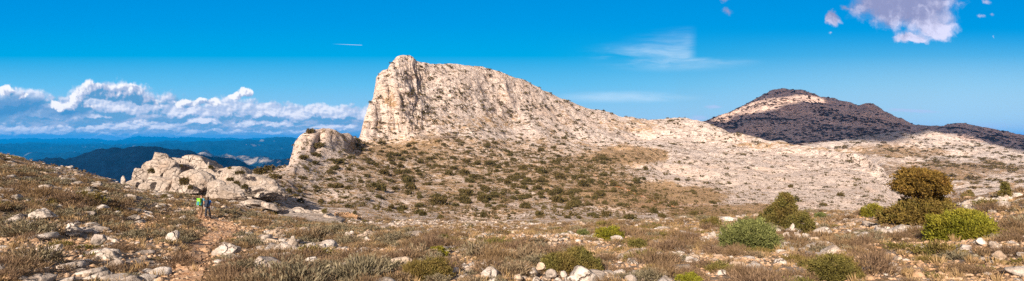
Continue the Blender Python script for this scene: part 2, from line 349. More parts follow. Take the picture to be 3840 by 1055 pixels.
# ---- the hill and gully right of the mountain, and the second mountain
PXB = np.concatenate([dense(2300, 4000, 3.2), dense(4000, 4841, 12)])
LB = [([(2300, 620, 900), (3250, 560, 860), (3330, 300, 860), (3400, 262, 810), (3500, 240, 812), (3840, 240, 820), (4840, 240, 800)], 8),
      ([(2300, 700, 780), (3250, 620, 720), (3330, 420, 690), (3420, 380, 700), (3500, 370, 705), (3620, 360, 700), (3840, 360, 700), (4840, 360, 700)], 10),
      ([(2300, 760, 700), (3056, 700, 600), (3200, 620, 600), (3300, 560, 605), (3420, 520, 635), (3500, 510, 640), (3640, 520, 640), (3840, 540, 640), (4840, 540, 640)], 14),
      ([(2300, 800, 640), (3056, 760, 560), (3200, 720, 560), (3300, 690, 565), (3420, 680, 580), (3560, 690, 590), (3840, 680, 605), (4840, 660, 610)], 18),
      ([(2300, 850, 600), (2900, 850, 560), (3056, 850, 545), (3150, 860, 532), (3250, 860, 512), (3340, 860, 505), (3482, 860, 498), (3560, 860, 505), (3640, 850, 530), (3720, 840, 552), (3840, 820, 575), (4840, 780, 610)], 8),
      ([(2300, 980, 660), (3056, 980, 580), (3482, 980, 540), (3640, 960, 575), (3840, 960, 610), (4840, 960, 680)], 20),
      ([(2300, 1150, 600), (2600, 1150, 560), (2900, 1150, 540), (3100, 1150, 528), (3300, 1150, 510), (3480, 1150, 500), (3650, 1100, 520), (3840, 1080, 565), (4840, 1080, 640)], 20),
      ([(2300, 1400, 540), (2560, 1400, 500), (2700, 1400, 470), (2860, 1400, 440), (3000, 1400, 440), (3200, 1380, 460), (3400, 1350, 488), (3500, 1300, 490), (3617, 1300, 486), (3840, 1250, 535), (4840, 1250, 600)], 20),
      ([(2300, 1600, 530), (2560, 1600, 480), (2700, 1600, 452), (2790, 1600, 424), (2860, 1600, 390), (2960, 1600, 375), (3060, 1600, 380), (3200, 1560, 420), (3300, 1500, 440), (3400, 1450, 480), (3500, 1400, 486), (3617, 1380, 478), (3840, 1350, 518), (4840, 1350, 580)], 12),
      ([(2300, 1700, 525), (2500, 1700, 500), (2600, 1720, 480), (2653, 1740, 467), (2690, 1750, 447), (2740, 1760, 426), (2790, 1770, 406), (2815, 1770, 392), (2860, 1780, 370), (2900, 1790, 347), (2920, 1800, 336), (2940, 1800, 334), (2975, 1800, 336), (3005, 1800, 334), (3060, 1790, 345), (3110, 1770, 354), (3130, 1760, 356), (3165, 1740, 372), (3210, 1700, 398), (3250, 1660, 398), (3290, 1640, 410), (3340, 1600, 437), (3380, 1560, 460), (3410, 1520, 474), (3440, 1500, 482), (3480, 1480, 484), (3520, 1460, 484), (3570, 1440, 478), (3617, 1420, 474), (3650, 1420, 480), (3700, 1420, 492), (3780, 1420, 508), (3840, 1420, 512), (4840, 1420, 570)], 3),
      ([(2300, 2000, 600), (2920, 2100, 420), (3480, 1800, 540), (4840, 1700, 640)], 30),
      ([(2300, 2600, 800), (4840, 2600, 800)], 30)]
rowsB = [24, 40, 36, 30, 8, 12, 30, 44, 50, 6, 4]
PB, SB = build_sheet(PXB, LB, rowsB)
PB = displace(PB, 1.0, cliffboost=.6, maxl=140, hi=.14)
PXb, PYb = to_px(PB); dB = PB[..., 1]
vegB = np.full(dB.shape, .36)
vegB = np.where(SB[:, None] < 2.2, .40, vegB)
vegB = np.where((SB[:, None] > 3.0) & (SB[:, None] < 4.3), .34, vegB)
vegB = np.where(SB[:, None] > 5.2, .40-.12*sstep(7, 9, SB)[:, None]+0*dB, vegB)
vegB += .3*blob(PXb, PYb, 3350, 570, 200, 20)*(dB < 800)
vegB += .25*blob(PXb, PYb, 3560, 640, 260, 40)*(dB < 800)
cB = np.cumsum([0]+rowsB)
hillside = tag(grid_obj('hills', PB[:cB[5]+1], M_hill, {'veg': vegB[:cB[5]+1], 'dirt': 0*vegB[:cB[5]+1]}), kind='structure')
farmt = tag(grid_obj('mountain', PB[cB[5]:], M_far, {'veg': vegB[cB[5]:], 'dirt': 0*vegB[cB[5]:]}), kind='structure')

# ---- the land far below, left
def forest_mat(name, base, field, scl, amt, bare=None):
    t = NT(name)
    pos = t.n('ShaderNodeNewGeometry').outputs['Position']
    n1 = t.noise(t.map(pos, scale=(1, .5, 1)), scl, 9, .65); n2 = t.noise(pos, scl*6, 8, .7)
    c = t.mixc(t.rng(n2, .35, .65), base, (base[0]*2.2, base[1]*2.0, base[2]*1.6))
    f = t.m('ADD', n1, t.m('MULTIPLY', t.m('SUBTRACT', n2, .5), .35))
    c = t.mixc(t.rng(f, amt, amt+.05), c, field)
    f3 = t.m('ADD', t.attr('bare'), t.m('MULTIPLY', t.m('SUBTRACT', n2, .5), 1.6))
    c = t.mixc(t.rng(f3, .45, .8), c, (.42, .35, .28))
    bp = t.n('ShaderNodeBump', i={'Strength': 1.0, 'Distance': 14.0, 'Height': n2}).outputs[0]
    return t.out(t.bsdf(c, 1.0, bp, .05))
M_for1 = forest_mat('hazy_far_forest', (.002, .013, .028), (.15, .16, .14), .0011, .64)  # forest with the blue of distant haze put into its base colour
M_for2 = forest_mat('hazy_near_forest', (.001, .006, .020), (.015, .028, .045), .004, .66)  # haze blue mixed into this base colour as well
PXV = dense(-1000, 2400, 5)
LV = [([(-1000, 1500, 1300), (2400, 1500, 1300)], 0),
      ([(-1000, 2600, 900), (600, 2600, 860), (2400, 2600, 860)], 20),
      ([(-1000, 4200, 700), (0, 4200, 690), (600, 4200, 660), (1000, 4200, 640), (2400, 4200, 640)], 30),
      ([(-1000, 5600, 640), (0, 5600, 640), (300, 5600, 630), (560, 5400, 600), (640, 5200, 578), (690, 5100, 573), (730, 5000, 580), (769, 5000, 568), (800, 5000, 590), (850, 5000, 598), (900, 5000, 596), (950, 5000, 606), (985, 5000, 601), (1050, 5000, 622), (1150, 5000, 630), (2400, 5000, 640)], 4),
      ([(-1000, 7000, 615), (600, 7000, 612), (2400, 7000, 612)], 20),
      ([(-1000, 9500, 566), (0, 9500, 562), (300, 9500, 575), (560, 9500, 560), (2400, 9500, 560)], 20),
      ([(-1000, 13000, 549), (0, 13000, 548), (200, 13000, 547), (420, 13000, 556), (560, 13000, 548), (650, 13000, 538), (743, 13000, 533), (900, 13000, 531), (1100, 13000, 528), (2400, 13000, 526)], 10),
      ([(-1000, 15500, 553), (560, 15500, 551), (900, 15500, 548), (2400, 15500, 545)], 10),
      ([(-1000, 21000, 541), (0, 21000, 541), (300, 21000, 537), (420, 21000, 533), (600, 21000, 536), (2400, 21000, 532)], 8),
      ([(-1000, 27000, 526), (0, 27000, 524), (100, 27000, 523), (200, 27000, 525), (330, 27000, 524), (400, 27000, 527), (440, 27000, 528), (480, 27000, 521), (510, 27000, 517), (545, 27000, 515), (600, 27000, 518), (660, 27000, 519), (720, 27000, 519), (800, 27000, 521), (1000, 27000, 521), (2400, 27000, 521)], 5),
      ([(-1000, 32000, 560), (2400, 32000, 560)], 0)]
PV, SV = build_sheet(PXV, LV, [6, 10, 40, 10, 20, 30, 8, 12, 24, 6])
PV = displace(PV, 1.0, maxl=1500, lo=.004, hi=.16, ridg=.8)
PXv, PYv = to_px(PV)
bareV = .55*blob(PXv, PYv, 830, 595, 230, 32, .5)*(PV[..., 1] < 6500)+.35*blob(PXv, PYv, 420, 552, 260, 9, .5)*(PV[..., 1] > 8000)+.6*blob(PXv, PYv, 945, 545, 34, 5)*(PV[..., 1] < 14000)
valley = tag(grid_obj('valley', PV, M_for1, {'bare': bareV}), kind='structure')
PXD = dense(-400, 1700, 4)
LD = [([(-400, 700, 1500), (1700, 700, 1500)], 0), ([(-400, 1300, 900), (600, 1300, 800), (1700, 1300, 900)], 20),
      ([(-400, 2400, 800), (-100, 2400, 720), (60, 2400, 640), (140, 2400, 618), (220, 2400, 606), (300, 2400, 594), (360, 2400, 582), (430, 2400, 570), (500, 2400, 559), (540, 2400, 557), (575, 2400, 560), (640, 2400, 572), (700, 2400, 584), (760, 2400, 594), (820, 2400, 606), (880, 2400, 620), (960, 2400, 650), (1060, 2400, 700), (1700, 2400, 900)], 6),
      ([(-400, 3200, 1000), (1700, 3200, 1000)], 20)]
PD, SD = build_sheet(PXD, LD, [10, 90, 30])
PD = displace(PD, 1.0, maxl=400, lo=.004, hi=.2, ridg=.8)
d2 = tag(grid_obj('hills', PD, M_for2, {'bare': np.zeros(PD.shape[:2])}), kind='structure')
LE = [([(700, 1500, 1300), (1700, 1500, 1300)], 0), ([(700, 2600, 800), (1700, 2600, 760)], 10),
      ([(700, 3600, 760), (800, 3600, 690), (880, 3600, 660), (940, 3600, 642), (985, 3600, 626), (1010, 3600, 618), (1037, 3600, 606), (1060, 3600, 610), (1085, 3600, 600), (1110, 3600, 594), (1150, 3600, 590), (1400, 3600, 620), (1700, 3600, 700)], 4),
      ([(700, 4300, 900), (1700, 4300, 900)], 10)]
PE, SE = build_sheet(dense(700, 1700, 4), LE, [8, 50, 14])
PE = displace(PE, 1.0, maxl=400, lo=.004, hi=.2, ridg=.9)
d3 = tag(grid_obj('hills', PE, M_for2, {'bare': np.full(PE.shape[:2], .38)}), kind='structure')

t = NT('air')
M_air = t.out(None, vol=t.n('ShaderNodeVolumePrincipled', i={'Color': (.0, .36, .98, 1), 'Density': 4.8e-5, 'Anisotropy': 0.0}).outputs[0])
X0, X1, Y0, Y1, ZB, ZT = -34000, 34000, -400, 33000, float(min(PV[..., 2].min(), PD[..., 2].min(), PB[..., 2].min(), PA[..., 2].min(), PE[..., 2].min()))-1, 185.0
V_ = np.array([(x, y, z) for z in (ZB, ZT) for y in (Y0, Y1) for x in (X0, X1)], float)
hz = obj_np('haze', V_, [(0, 2, 3, 1), (4, 5, 7, 6), (0, 1, 5, 4), (2, 6, 7, 3), (0, 4, 6, 2), (1, 3, 7, 5)], M_air, smooth=False)
tag(hz, kind='stuff')
# ------------------------------------------------------------------ camera, sun, sky, air
cam = bpy.data.cameras.new('camera'); camo = link(bpy.data.objects.new('camera', cam))
cam.sensor_width = 36; cam.lens = 18.0
camo.location = (0, 0, 0); camo.rotation_euler = (R(90), 0, 0)
cam.shift_y = -(527.5-HZ)/3840.0
cam.clip_start = .1; cam.clip_end = 90000
scene.camera = camo
SUN_EL, SUN_AZ = R(28), R(24)          # the sun stands behind the left shoulder
sdir = Vector((-math.sin(SUN_AZ)*math.cos(SUN_EL), -math.cos(SUN_AZ)*math.cos(SUN_EL), math.sin(SUN_EL)))   # towards the sun
sl = bpy.data.lights.new('sun', 'SUN'); so = link(bpy.data.objects.new('sun', sl))
sl.energy = 5.0; sl.angle = R(.5); sl.color = (1, .875, .755)
so.rotation_euler = sdir.to_track_quat('Z', 'Y').to_euler()
so.location = (-40, -40, 60)

w = bpy.data.worlds.new('World'); scene.world = w; w.use_nodes = True
t = NT(w, world=True)
dirv = t.n('ShaderNodeTexCoord').outputs['Generated']
sky = t.n('ShaderNodeTexSky', sky_type='NISHITA')
sky.sun_disc = False; sky.sun_elevation = SUN_EL; sky.sun_rotation = math.atan2(sdir.x, sdir.y)
sky.air_density = 1.0; sky.dust_density = .6; sky.ozone_density = 2.5; sky.altitude = 900
sp = t.n('ShaderNodeSeparateXYZ', i={0: dirv})
yy = t.m('MAXIMUM', sp.outputs[1], .05)
U = t.m('MULTIPLY', t.m('DIVIDE', sp.outputs[0], yy), 19.2)       # hundreds of units along the horizon
V = t.m('MULTIPLY', t.m('DIVIDE', sp.outputs[2], yy), 19.2)
Q = t.n('ShaderNodeCombineXYZ', i={0: U, 1: V, 2: 0.0}).outputs[0]
front = t.rng(sp.outputs[1], .06, .2)
def uv(px, py): return ((px-1920)/100.0, (HZ-py)/100.0)
def ell(vec, px, py, rx, ry, flat=0):
    cx, cy = uv(px, py)
    v = t.vm('MULTIPLY', t.vm('SUBTRACT', vec, (cx, cy, 0)), (100.0/rx, 100.0/ry, 0))
    if flat: v = t.vm('MAXIMUM', v, t.vm('MULTIPLY', v, (-1, -flat, 0)))
    return t.m('SUBTRACT', 1.0, t.vm('LENGTH', v))
def umax(lst, k=.25):
    r = lst[0]
    for x in lst[1:]: r = t.m('SMOOTH_MAX', r, x, k)
    return r
def warped(vec, sc, amt, det=4, rough=.6, mp=(1, 1, 1)):
    return t.vm('ADD', vec, t.vm('SCALE', t.vm('SUBTRACT', t.noise(t.map(vec, scale=mp), sc, det, rough, out=1), (.5, .5, .5)), amt))
# colour of the clear sky: deep azure above, paler down low
rp = t.n('ShaderNodeValToRGB', i={0: t.m('DIVIDE', t.m('ADD', V, 1.0), 7.0)})
cr = rp.color_ramp
stops = [(-1, (.30, .50, .72)), (.15, (.36, .56, .76)), (.8, (.31, .58, .82)), (2.0, (.12, .50, .81)), (3.1, (.0, .37, .74)), (4.3, (.0, .30, .72)), (5.9, (.0, .245, .67))]
while len(cr.elements) < len(stops): cr.elements.new(.5)
for e_, (v_, c_) in zip(cr.elements, stops): e_.position = (v_+1)/7; e_.color = (*c_, 1)
grad = t.mixc(1.0, rp.outputs[0], (9.2, 9.2, 9.2), 'MULTIPLY')
grad = t.mixc(t.m('MULTIPLY', t.rng(U, 0, 18), t.rng(V, 4.2, 1.2, 0, .65)), grad, (3.9, 6.2, 8.0))
skyc = t.mixc(t.m('MULTIPLY', front, t.rng(V, 8.0, 6.2)), t.mixc(1.0, sky.outputs[0], (2.15, 1.35, 1.0), 'MULTIPLY'), grad)
# ---- cumulus bank, low on the left
CUM = [(292, 388, 36, 44), (345, 352, 60, 50), (400, 366, 60, 40), (475, 360, 80, 50), (540, 385, 70, 26), (300, 408, 60, 22), (915, 352, 38, 26), (882, 364, 30, 20), (800, 384, 34, 22), (752, 380, 40, 28), (700, 384, 44, 28), (20, 346, 40, 26), (85, 362, 26, 14), (215, 398, 34, 20), (250, 404, 30, 20)]
MID = [(435, 408, 215, 92), (340, 440, 100, 26), (690, 425, 120, 44), (860, 426, 140, 62), (1010, 432, 150, 42), (1160, 440, 140, 40), (1290, 436, 120, 44), (1400, 436, 70, 44), (250, 405, 70, 30), (60, 396, 140, 62), (160, 430, 130, 40),
       (20, 496, 40, 34), (80, 500, 50, 38), (190, 495, 90, 20), (250, 490, 40, 28), (330, 485, 50, 18), (480, 480, 120, 26), (620, 478, 90, 22), (850, 497, 80, 12), (1000, 498, 60, 9), (740, 462, 110, 26), (1000, 466, 130, 26), (1250, 480, 90, 18), (1130, 492, 60, 8), (720, 500, 80, 10), (420, 507, 90, 8)]
def big(vec): return umax([ell(vec, *c, 1.6) for c in CUM], .25)
def mid(vec): return umax([ell(vec, *c, 2.6) for c in MID], .12)
def bankh(vec):
    sx = t.n('ShaderNodeSeparateXYZ', i={0: vec})
    top = t.m('ADD', 1.22, t.m('MULTIPLY', t.rng(sx.outputs[0], -8, -13), .45))
    return t.m('MULTIPLY', t.m('SUBTRACT', top, sx.outputs[1]), 1.2)
def field(vec):
    sv = t.n('ShaderNodeSeparateXYZ', i={0: vec})
    vec = t.n('ShaderNodeCombineXYZ', i={0: sv.outputs[0], 1: t.m('MULTIPLY', t.m('LOGARITHM', t.m('MAXIMUM', t.m('ADD', sv.outputs[1], .4), .05), math.e), 1.6), 2: 0.0}).outputs[0]
    v = warped(vec, 1.1, .34, 3)
    nb = t.noise(t.map(v, scale=(.85, 1.15, 1)), 1.35, 5.5, .60)
    vo = t.n('ShaderNodeTexVoronoi', feature='F1', i={'Vector': t.map(v, scale=(.85, 1.1, 1)), 'Scale': 3.2}).outputs['Distance']
    vo2 = t.n('ShaderNodeTexVoronoi', feature='F1', i={'Vector': v, 'Scale': 8.0}).outputs['Distance']
    puff = t.m('ADD', t.m('MULTIPLY', t.m('SUBTRACT', .42, vo), .50), t.m('MULTIPLY', t.m('SUBTRACT', .42, vo2), .22))
    n = t.m('ADD', t.m('MULTIPLY', t.m('SUBTRACT', nb, .5), 2.0), puff)
    return n
n0 = field(Q); n1 = field(t.vm('ADD', Q, (-.07, .075, 0)))
Qc = warped(warped(Q, .9, .5, 2, .5), 3.0, .34, 4, .62)
c0 = big(Qc); c1 = big(t.vm('ADD', Qc, (-.22, .26, 0)))
b0 = bankh(Q)
m0 = mid(Qc); m1 = mid(t.vm('ADD', Qc, (-.16, .16, 0)))
em = t.m('ADD', t.m('MULTIPLY', t.m('ADD', m0, .10), 1.2), t.m('MULTIPLY', n0, .62)); a_m = t.rng(em, -.12, .36)
e0 = t.m('ADD', t.m('MULTIPLY', c0, 1.25), t.m('MULTIPLY', n0, .50))          # cumulus heads
e1 = t.m('ADD', b0, t.m('MULTIPLY', n0, .62))                                  # the bank
right = t.rng(U, -4.6, -5.4)
a_c = t.rng(e0, -.02, .30); a_b = t.m('MULTIPLY', t.rng(e1, -.05, .50), t.m('ADD', .35, t.m('MULTIPLY', right, .65)))
g = t.m('SUBTRACT', n0, n1)
patch = t.noise(t.map(Q, scale=(.4, 1.3, 1)), 1.5, 4, .55)
lit_c = t.m('ADD', t.m('MULTIPLY', t.m('SUBTRACT', c0, c1), 1.3), t.m('ADD', t.m('MULTIPLY', g, 1.9), t.m('MULTIPLY', t.m('SUBTRACT', .42, c0), 1.3)))
lit_b = t.m('ADD', t.m('MULTIPLY', g, .7), t.m('ADD', t.m('MULTIPLY', t.m('SUBTRACT', patch, .5), 2.6), .0))
lit_m = t.m('ADD', t.m('MULTIPLY', t.m('MINIMUM', t.m('SUBTRACT', m0, m1), .34), 1.5), t.m('ADD', t.m('MULTIPLY', g, 1.6), t.m('ADD', t.m('MULTIPLY', t.m('SUBTRACT', patch, .5), 2.4), .30)))
def ramp3(f):
    x = t.mixc(t.rng(f, -.25, .45), (.95, 2.9, 5.2), (3.9, 4.6, 6.4))
    return t.mixc(t.rng(f, .35, 1.05), x, (9.2, 9.0, 9.2))
colb = t.mixc(.22, ramp3(lit_b), (3.2, 4.7, 6.8)); colc = ramp3(lit_c)
dk = t.m('MULTIPLY', t.rng(t.m('ADD', umax([ell(Q, 60, 400, 150, 60), ell(Q, 230, 425, 140, 36)], .2), t.m('MULTIPLY', n0, .4)), 0, .5), .8)
colb = t.mixc(dk, colb, (.45, 2.3, 4.9))
colb = t.mixc(t.m('MULTIPLY', t.rng(V, .55, 0.0), .5), colb, (2.7, 4.3, 6.4))
xm = t.mixc(t.rng(lit_m, -.35, .35), (1.3, 3.3, 5.6), (4.5, 5.3, 7.2))
colm = t.mixc(t.rng(lit_m, .3, 1.1), xm, (8.2, 8.2, 9.0))
colm = t.mixc(dk, colm, (.5, 2.4, 5.0))
colm = t.mixc(t.m('MULTIPLY', t.rng(V, .6, 0.0), .35), colm, (3.0, 4.7, 6.8))
lowc = t.mixc(a_b, skyc, colb)
lowc = t.mixc(t.m('MULTIPLY', a_m, t.m('MULTIPLY', right, .9)), lowc, colm)
lowc = t.mixc(t.m('MULTIPLY', a_c, .97), lowc, colc)
# ---- single cloud high up on the right, shreds about it
def wisp(v):
    b = umax([ell(v, 3350, 15, 170, 95), ell(v, 3440, 10, 180, 130), ell(v, 3505, 100, 80, 55), ell(v, 3410, 142, 80, 26), ell(v, 3140, 72, 30, 26)])
    s_ = umax([ell(v, 3180, 36, 24, 14), ell(v, 3225, 20, 26, 12), ell(v, 2720, 45, 24, 18), ell(v, 2700, 2, 30, 7), ell(v, 3680, 72, 13, 11), ell(v, 3725, 142, 8, 8), ell(v, 3715, 52, 7, 9), ell(v, 3700, 5, 14, 10), ell(v, 3115, 125, 12, 7)], .1)
    return t.m('MAXIMUM', t.m('MULTIPLY', b, 1.5), t.m('MULTIPLY', s_, .55))
Qw = warped(warped(Q, .7, .7, 2, .5), 1.8, .6, 5, .66)
nz = t.m('MULTIPLY', t.m('SUBTRACT', t.noise(Qw, 2.0, 5.5, .62), .5), 1.3)
nz1 = t.m('MULTIPLY', t.m('SUBTRACT', t.noise(t.vm('ADD', Qw, (.2, -.25, 0)), 2.0, 4, .6), .5), 1.3)
w0 = t.m('ADD', wisp(Qw), nz)
wd = t.rng(w0, -.10, .75)
wl = t.m('ADD', t.m('MULTIPLY', t.m('SUBTRACT', nz, nz1), 1.1), t.m('ADD', t.rng(V, 5.2, 3.5, 0, .7), t.rng(U, 14.8, 16.6, 0, .35)))
wc_ = t.mixc(t.rng(wl, 0, 1.0), (2.7, 2.75, 4.6), (7.2, 7.0, 9.0))
# ---- lens-shaped bars low on the right, bank at the far right, cirrus, vapour trail
Qb = warped(Q, 1.2, .35, 4, .6, (.6, 2, 1))
bars = umax([ell(Qb, *c) for c in ((3420, 416, 120, 9), (3380, 411, 60, 7), (2672, 402, 36, 6), (2620, 442, 44, 12), (1350, 346, 24, 5))], .1)
bd = t.m('MULTIPLY', t.rng(bars, -.15, .7), .65)
bank = t.m('MULTIPLY', t.m('MULTIPLY', t.rng(U, 14.0, 18.0), t.rng(V, .72, .3)), t.rng(t.noise(t.map(Q, scale=(.5, 1.4, 1)), 1.4, 5, .6), .36, .60))
cv = t.map(Q, rotation=(0, 0, -.14), scale=(.13, 1.3, 1))
ci = t.noise(t.vm('ADD', cv, t.vm('SCALE', t.noise(t.map(Q, scale=(.5, 1, 1)), .6, 3, .5, out=1), .9)), 1.3, 5, .62)
cm = t.m('MAXIMUM', t.m('MAXIMUM', t.rng(ell(Q, 2820, 155, 520, 75), 0, .8), t.rng(ell(Q, 2520, 210, 420, 70), 0, .8)), t.m('MULTIPLY', t.rng(ell(Q, 2350, 365, 330, 30), 0, .7), .8))
cirr = t.m('MULTIPLY', t.m('MULTIPLY', t.rng(ci, .36, .74), cm), .55)
contr = t.m('MULTIPLY', t.rng(t.m('ABSOLUTE', t.m('SUBTRACT', V, t.m('ADD', uv(0, 168)[1], t.m('MULTIPLY', t.m('ADD', U, 6.1), -.04)))), .002, .013, 1, 0),
            t.m('MULTIPLY', t.rng(U, -6.8, -6.0), t.rng(U, -5.6, -5.66)))
hic = t.mixc(cirr, skyc, (6.2, 7.6, 9.0))
hic = t.mixc(t.m('MULTIPLY', contr, .55), hic, (8, 8, 9))
hic = t.mixc(t.m('MAXIMUM', bd, t.m('MULTIPLY', bank, .7)), hic, (4.3, 5.4, 8.0))
topc = t.mixc(t.m('MULTIPLY', wd, .92), skyc, wc_)
def BG(c): return t.n('ShaderNodeBackground', i={'Color': c, 'Strength': .066}).outputs[0]
def MS(f, a_, b_): return t.n('ShaderNodeMixShader', i={0: f, 1: a_, 2: b_}).outputs[0]
def gate(*ms):
    r = ms[0]
    for x in ms[1:]: r = t.m('MULTIPLY', r, x)
    return r
gl = gate(front, t.rng(V, 2.7, 2.5), t.rng(U, -3.3, -3.9), t.rng(V, -.6, -.4))
gh = gate(front, t.rng(V, 4.9, 4.4), t.rng(U, -7.6, -7.4))
gt = gate(front, t.rng(V, 2.9, 3.1), t.rng(V, 7.5, 6.5), t.rng(U, 6.5, 7.0))
sh = MS(gh, BG(skyc), BG(hic)); sh = MS(gl, sh, BG(lowc)); sh = MS(gt, sh, BG(topc))
wo = t.n('ShaderNodeOutputWorld', i={0: sh})
w.cycles.sampling_method = 'MANUAL'; w.cycles.sample_map_resolution = 256
# ------------------------------------------------------------------ placing things on the ground
class Field:
    def __init__(s, P, PX, PY, px):
        s.P, s.PX, s.PY, s.px = P, PX, PY, px
        s.N = grid_normals(P)
        run = np.minimum.accumulate(PY, axis=0)
        s.vis = PY <= run+2.0
        a = np.abs(np.gradient(P[..., 0], axis=1))*np.abs(np.gradient(P[..., 1], axis=0))
        s.area = a
    def at_px(s, px, py, dmin=0, dmax=1e9):
        c = int(np.argmin(np.abs(s.px-px))); col = s.PY[:, c]; d = s.P[:, c, 1]
        ok = np.where((col <= py) & s.vis[:, c] & (d > dmin) & (d < dmax))[0]
        if len(ok) == 0:
            k = np.where((d > dmin) & (d < dmax))[0]; i = k[np.argmin(np.abs(col[k]-py))]
            return Vector(s.P[i, c]), Vector(s.N[i, c])
        i = ok[0]; j = max(i-1, 0)
        t = 0 if col[j] == col[i] else float(np.clip((col[j]-py)/(col[j]-col[i]), 0, 1))
        return Vector(s.P[j, c]*(1-t)+s.P[i, c]*t), Vector(s.N[i, c])
    def at_xy(s, X, Y):
        px = 1920+F*X/Y; c = int(np.argmin(np.abs(s.px-px))); d = s.P[:, c, 1]
        i = int(np.clip(np.searchsorted(d, Y), 1, len(d)-1)); t = float(np.clip((Y-d[i-1])/(d[i]-d[i-1]+1e-9), 0, 1))
        return float(s.P[i-1, c, 2]*(1-t)+s.P[i, c, 2]*t)
    def scatter(s, n, mask, rg, weight=None):
        w = s.area*mask*s.vis
        if weight is not None: w = w*weight
        w = w.ravel().astype(np.float64); w /= w.sum()
        idx = rg.choice(len(w), size=n, p=w, replace=True)
        P = s.P.reshape(-1, 3)[idx].copy(); N = s.N.reshape(-1, 3)[idx]
        ca = np.sqrt(s.area.ravel()[idx])*.5
        P[:, 0] += rg.uniform(-1, 1, n)*ca*.6
        return P, N, idx
FA = Field(PA, PXf, PYf, PXA); FB = Field(PB, PXb, PYb, PXB)
vegw = veg

# ------------------------------------------------------------------ leaves, shrubs
def rand_dirs(n, rg, up=0.0):
    v = rg.normal(size=(n, 3)); v[:, 2] += up; return v/np.linalg.norm(v, axis=1, keepdims=True)
def leaf_quads(P, D, ln, wd, rg):
    n = len(P); s_ = np.cross(D, rand_dirs(n, rg)); s_ /= np.linalg.norm(s_, axis=1, keepdims=True)+1e-9
    ln = np.broadcast_to(ln, (n,))[:, None]; wd = np.broadcast_to(wd, (n,))[:, None]
    m = P+D*ln*.5
    V = np.stack([P, m+s_*wd, P+D*ln, m-s_*wd], 1).reshape(-1, 3)
    Fc = np.arange(4*n).reshape(n, 4)
    return V, Fc
def cat(parts):
    Vs, Fs, Ts = [], [], []; o = 0
    for V, Fc, T in parts:
        Vs.append(V); Fs.append(Fc+o); Ts.append(np.broadcast_to(T, (len(V),))); o += len(V)
    return np.concatenate(Vs), np.concatenate(Fs), np.concatenate(Ts)
def cushion(rg, stems=200, per=7, ln=.085, wd=.012, flat=.75, spread=1.0, upright=.5, wob=.25, inner=.45):
    """unit dwarf shrub: a half-dome of leafy twigs, radius 1"""
    D = rand_dirs(stems, rg, .25); D[:, 2] = np.abs(D[:, 2])*.95+.03; D /= np.linalg.norm(D, axis=1, keepdims=True)
    r = 1-wob*rg.random(stems)+.18*fbm(D[:, 0]*2.2, D[:, 1]*2.2, D[:, 2]*2.2, 2)
    t = inner+(1-inner)*rg.random((stems, per))**.7
    P = (D[:, None, :]*(r[:, None]*t)[..., None])*np.array([spread, spread, flat])
    P = P.reshape(-1, 3)+rg.normal(size=(stems*per, 3))*.03
    dd = np.repeat(D, per, 0)+rand_dirs(stems*per, rg)*.75; dd[:, 2] += upright; dd /= np.linalg.norm(dd, axis=1, keepdims=True)
    tone = np.repeat(rg.random(stems), per)*.6+.4*t.ravel()*rg.random(stems*per)
    V, Fc = leaf_quads(P, dd, ln*rg.uniform(.6, 1.3, len(P)), wd, rg)
    V[:, 2] = np.maximum(V[:, 2], -.03)
    return V, Fc, np.repeat(tone, 4)
def tuft(rg, blades=60, h=1.0, lean=.5, wd=.02):
    a = rg.uniform(0, 2*math.pi, blades); r0 = rg.random(blades)**.5*.22
    P = np.stack([np.cos(a)*r0, np.sin(a)*r0, np.zeros(blades)], 1)
    D = np.stack([np.cos(a)*lean*rg.random(blades), np.sin(a)*lean*rg.random(blades), np.ones(blades)], 1); D /= np.linalg.norm(D, axis=1, keepdims=True)
    V, Fc = leaf_quads(P, D, h*rg.uniform(.4, 1.1, blades), wd, rg)
    return V, Fc, np.repeat(rg.random(blades), 4)
def crown(rg, lobes, clumps=300, per=16, ln=.10, wd=.035, clump_r=.14, fill=.25, up=.3, squash=1.0):
    """leaf clumps spread through and over a set of ellipsoid lobes (x,y,z,rx,ry,rz)"""
    lobes = np.array(lobes, float); vol = (lobes[:, 3]*lobes[:, 4]+lobes[:, 4]*lobes[:, 5]+lobes[:, 3]*lobes[:, 5]); k = rg.choice(len(lobes), size=clumps*3, p=vol/vol.sum())
    D = rand_dirs(clumps*3, rg, .15); rr = np.where(rg.random(clumps*3) < fill, rg.uniform(.35, .85, clumps*3), rg.uniform(.84, 1.06, clumps*3)+.22*(rg.random(clumps*3) < .07))
    rr = rr*(1+.34*fbm(D[:, 0]*2.5+k, D[:, 1]*2.5, D[:, 2]*2.5, 2))
    C_ = lobes[k, :3]+D*lobes[k, 3:]*rr[:, None]
    ins = np.zeros(len(C_))
    for L_ in lobes: ins = np.maximum(ins, 1-np.linalg.norm((C_-L_[:3])/L_[3:], axis=1))
    keep = (ins < .45) & (C_[:, 2] > .02*lobes[:, 5].max())
    gaps = vnoise(C_[:, 0]/(lobes[:, 3].mean()*.45), C_[:, 1]/(lobes[:, 3].mean()*.45), C_[:, 2]/(lobes[:, 3].mean()*.35)) > -.28
    C_ = C_[keep & gaps][:clumps]; D = D[keep & gaps][:clumps]
    n = len(C_)
    off = rg.normal(size=(n, per, 3))*clump_r*.42*rg.uniform(.6, 1.4, (n, 1, 1)); off[..., 2] *= squash
    P = (C_[:, None, :]+off).reshape(-1, 3)
    dd = np.repeat(D, per, 0)*.9+rand_dirs(n*per, rg)*.8; dd[:, 2] += up; dd /= np.linalg.norm(dd, axis=1, keepdims=True)
    V, Fc = leaf_quads(P, dd, ln*rg.uniform(.6, 1.3, len(P)), wd, rg)
    tone = np.repeat(np.repeat(rg.random(n), per)*.65+.35*rg.random(n*per), 4)
    return V, Fc, tone
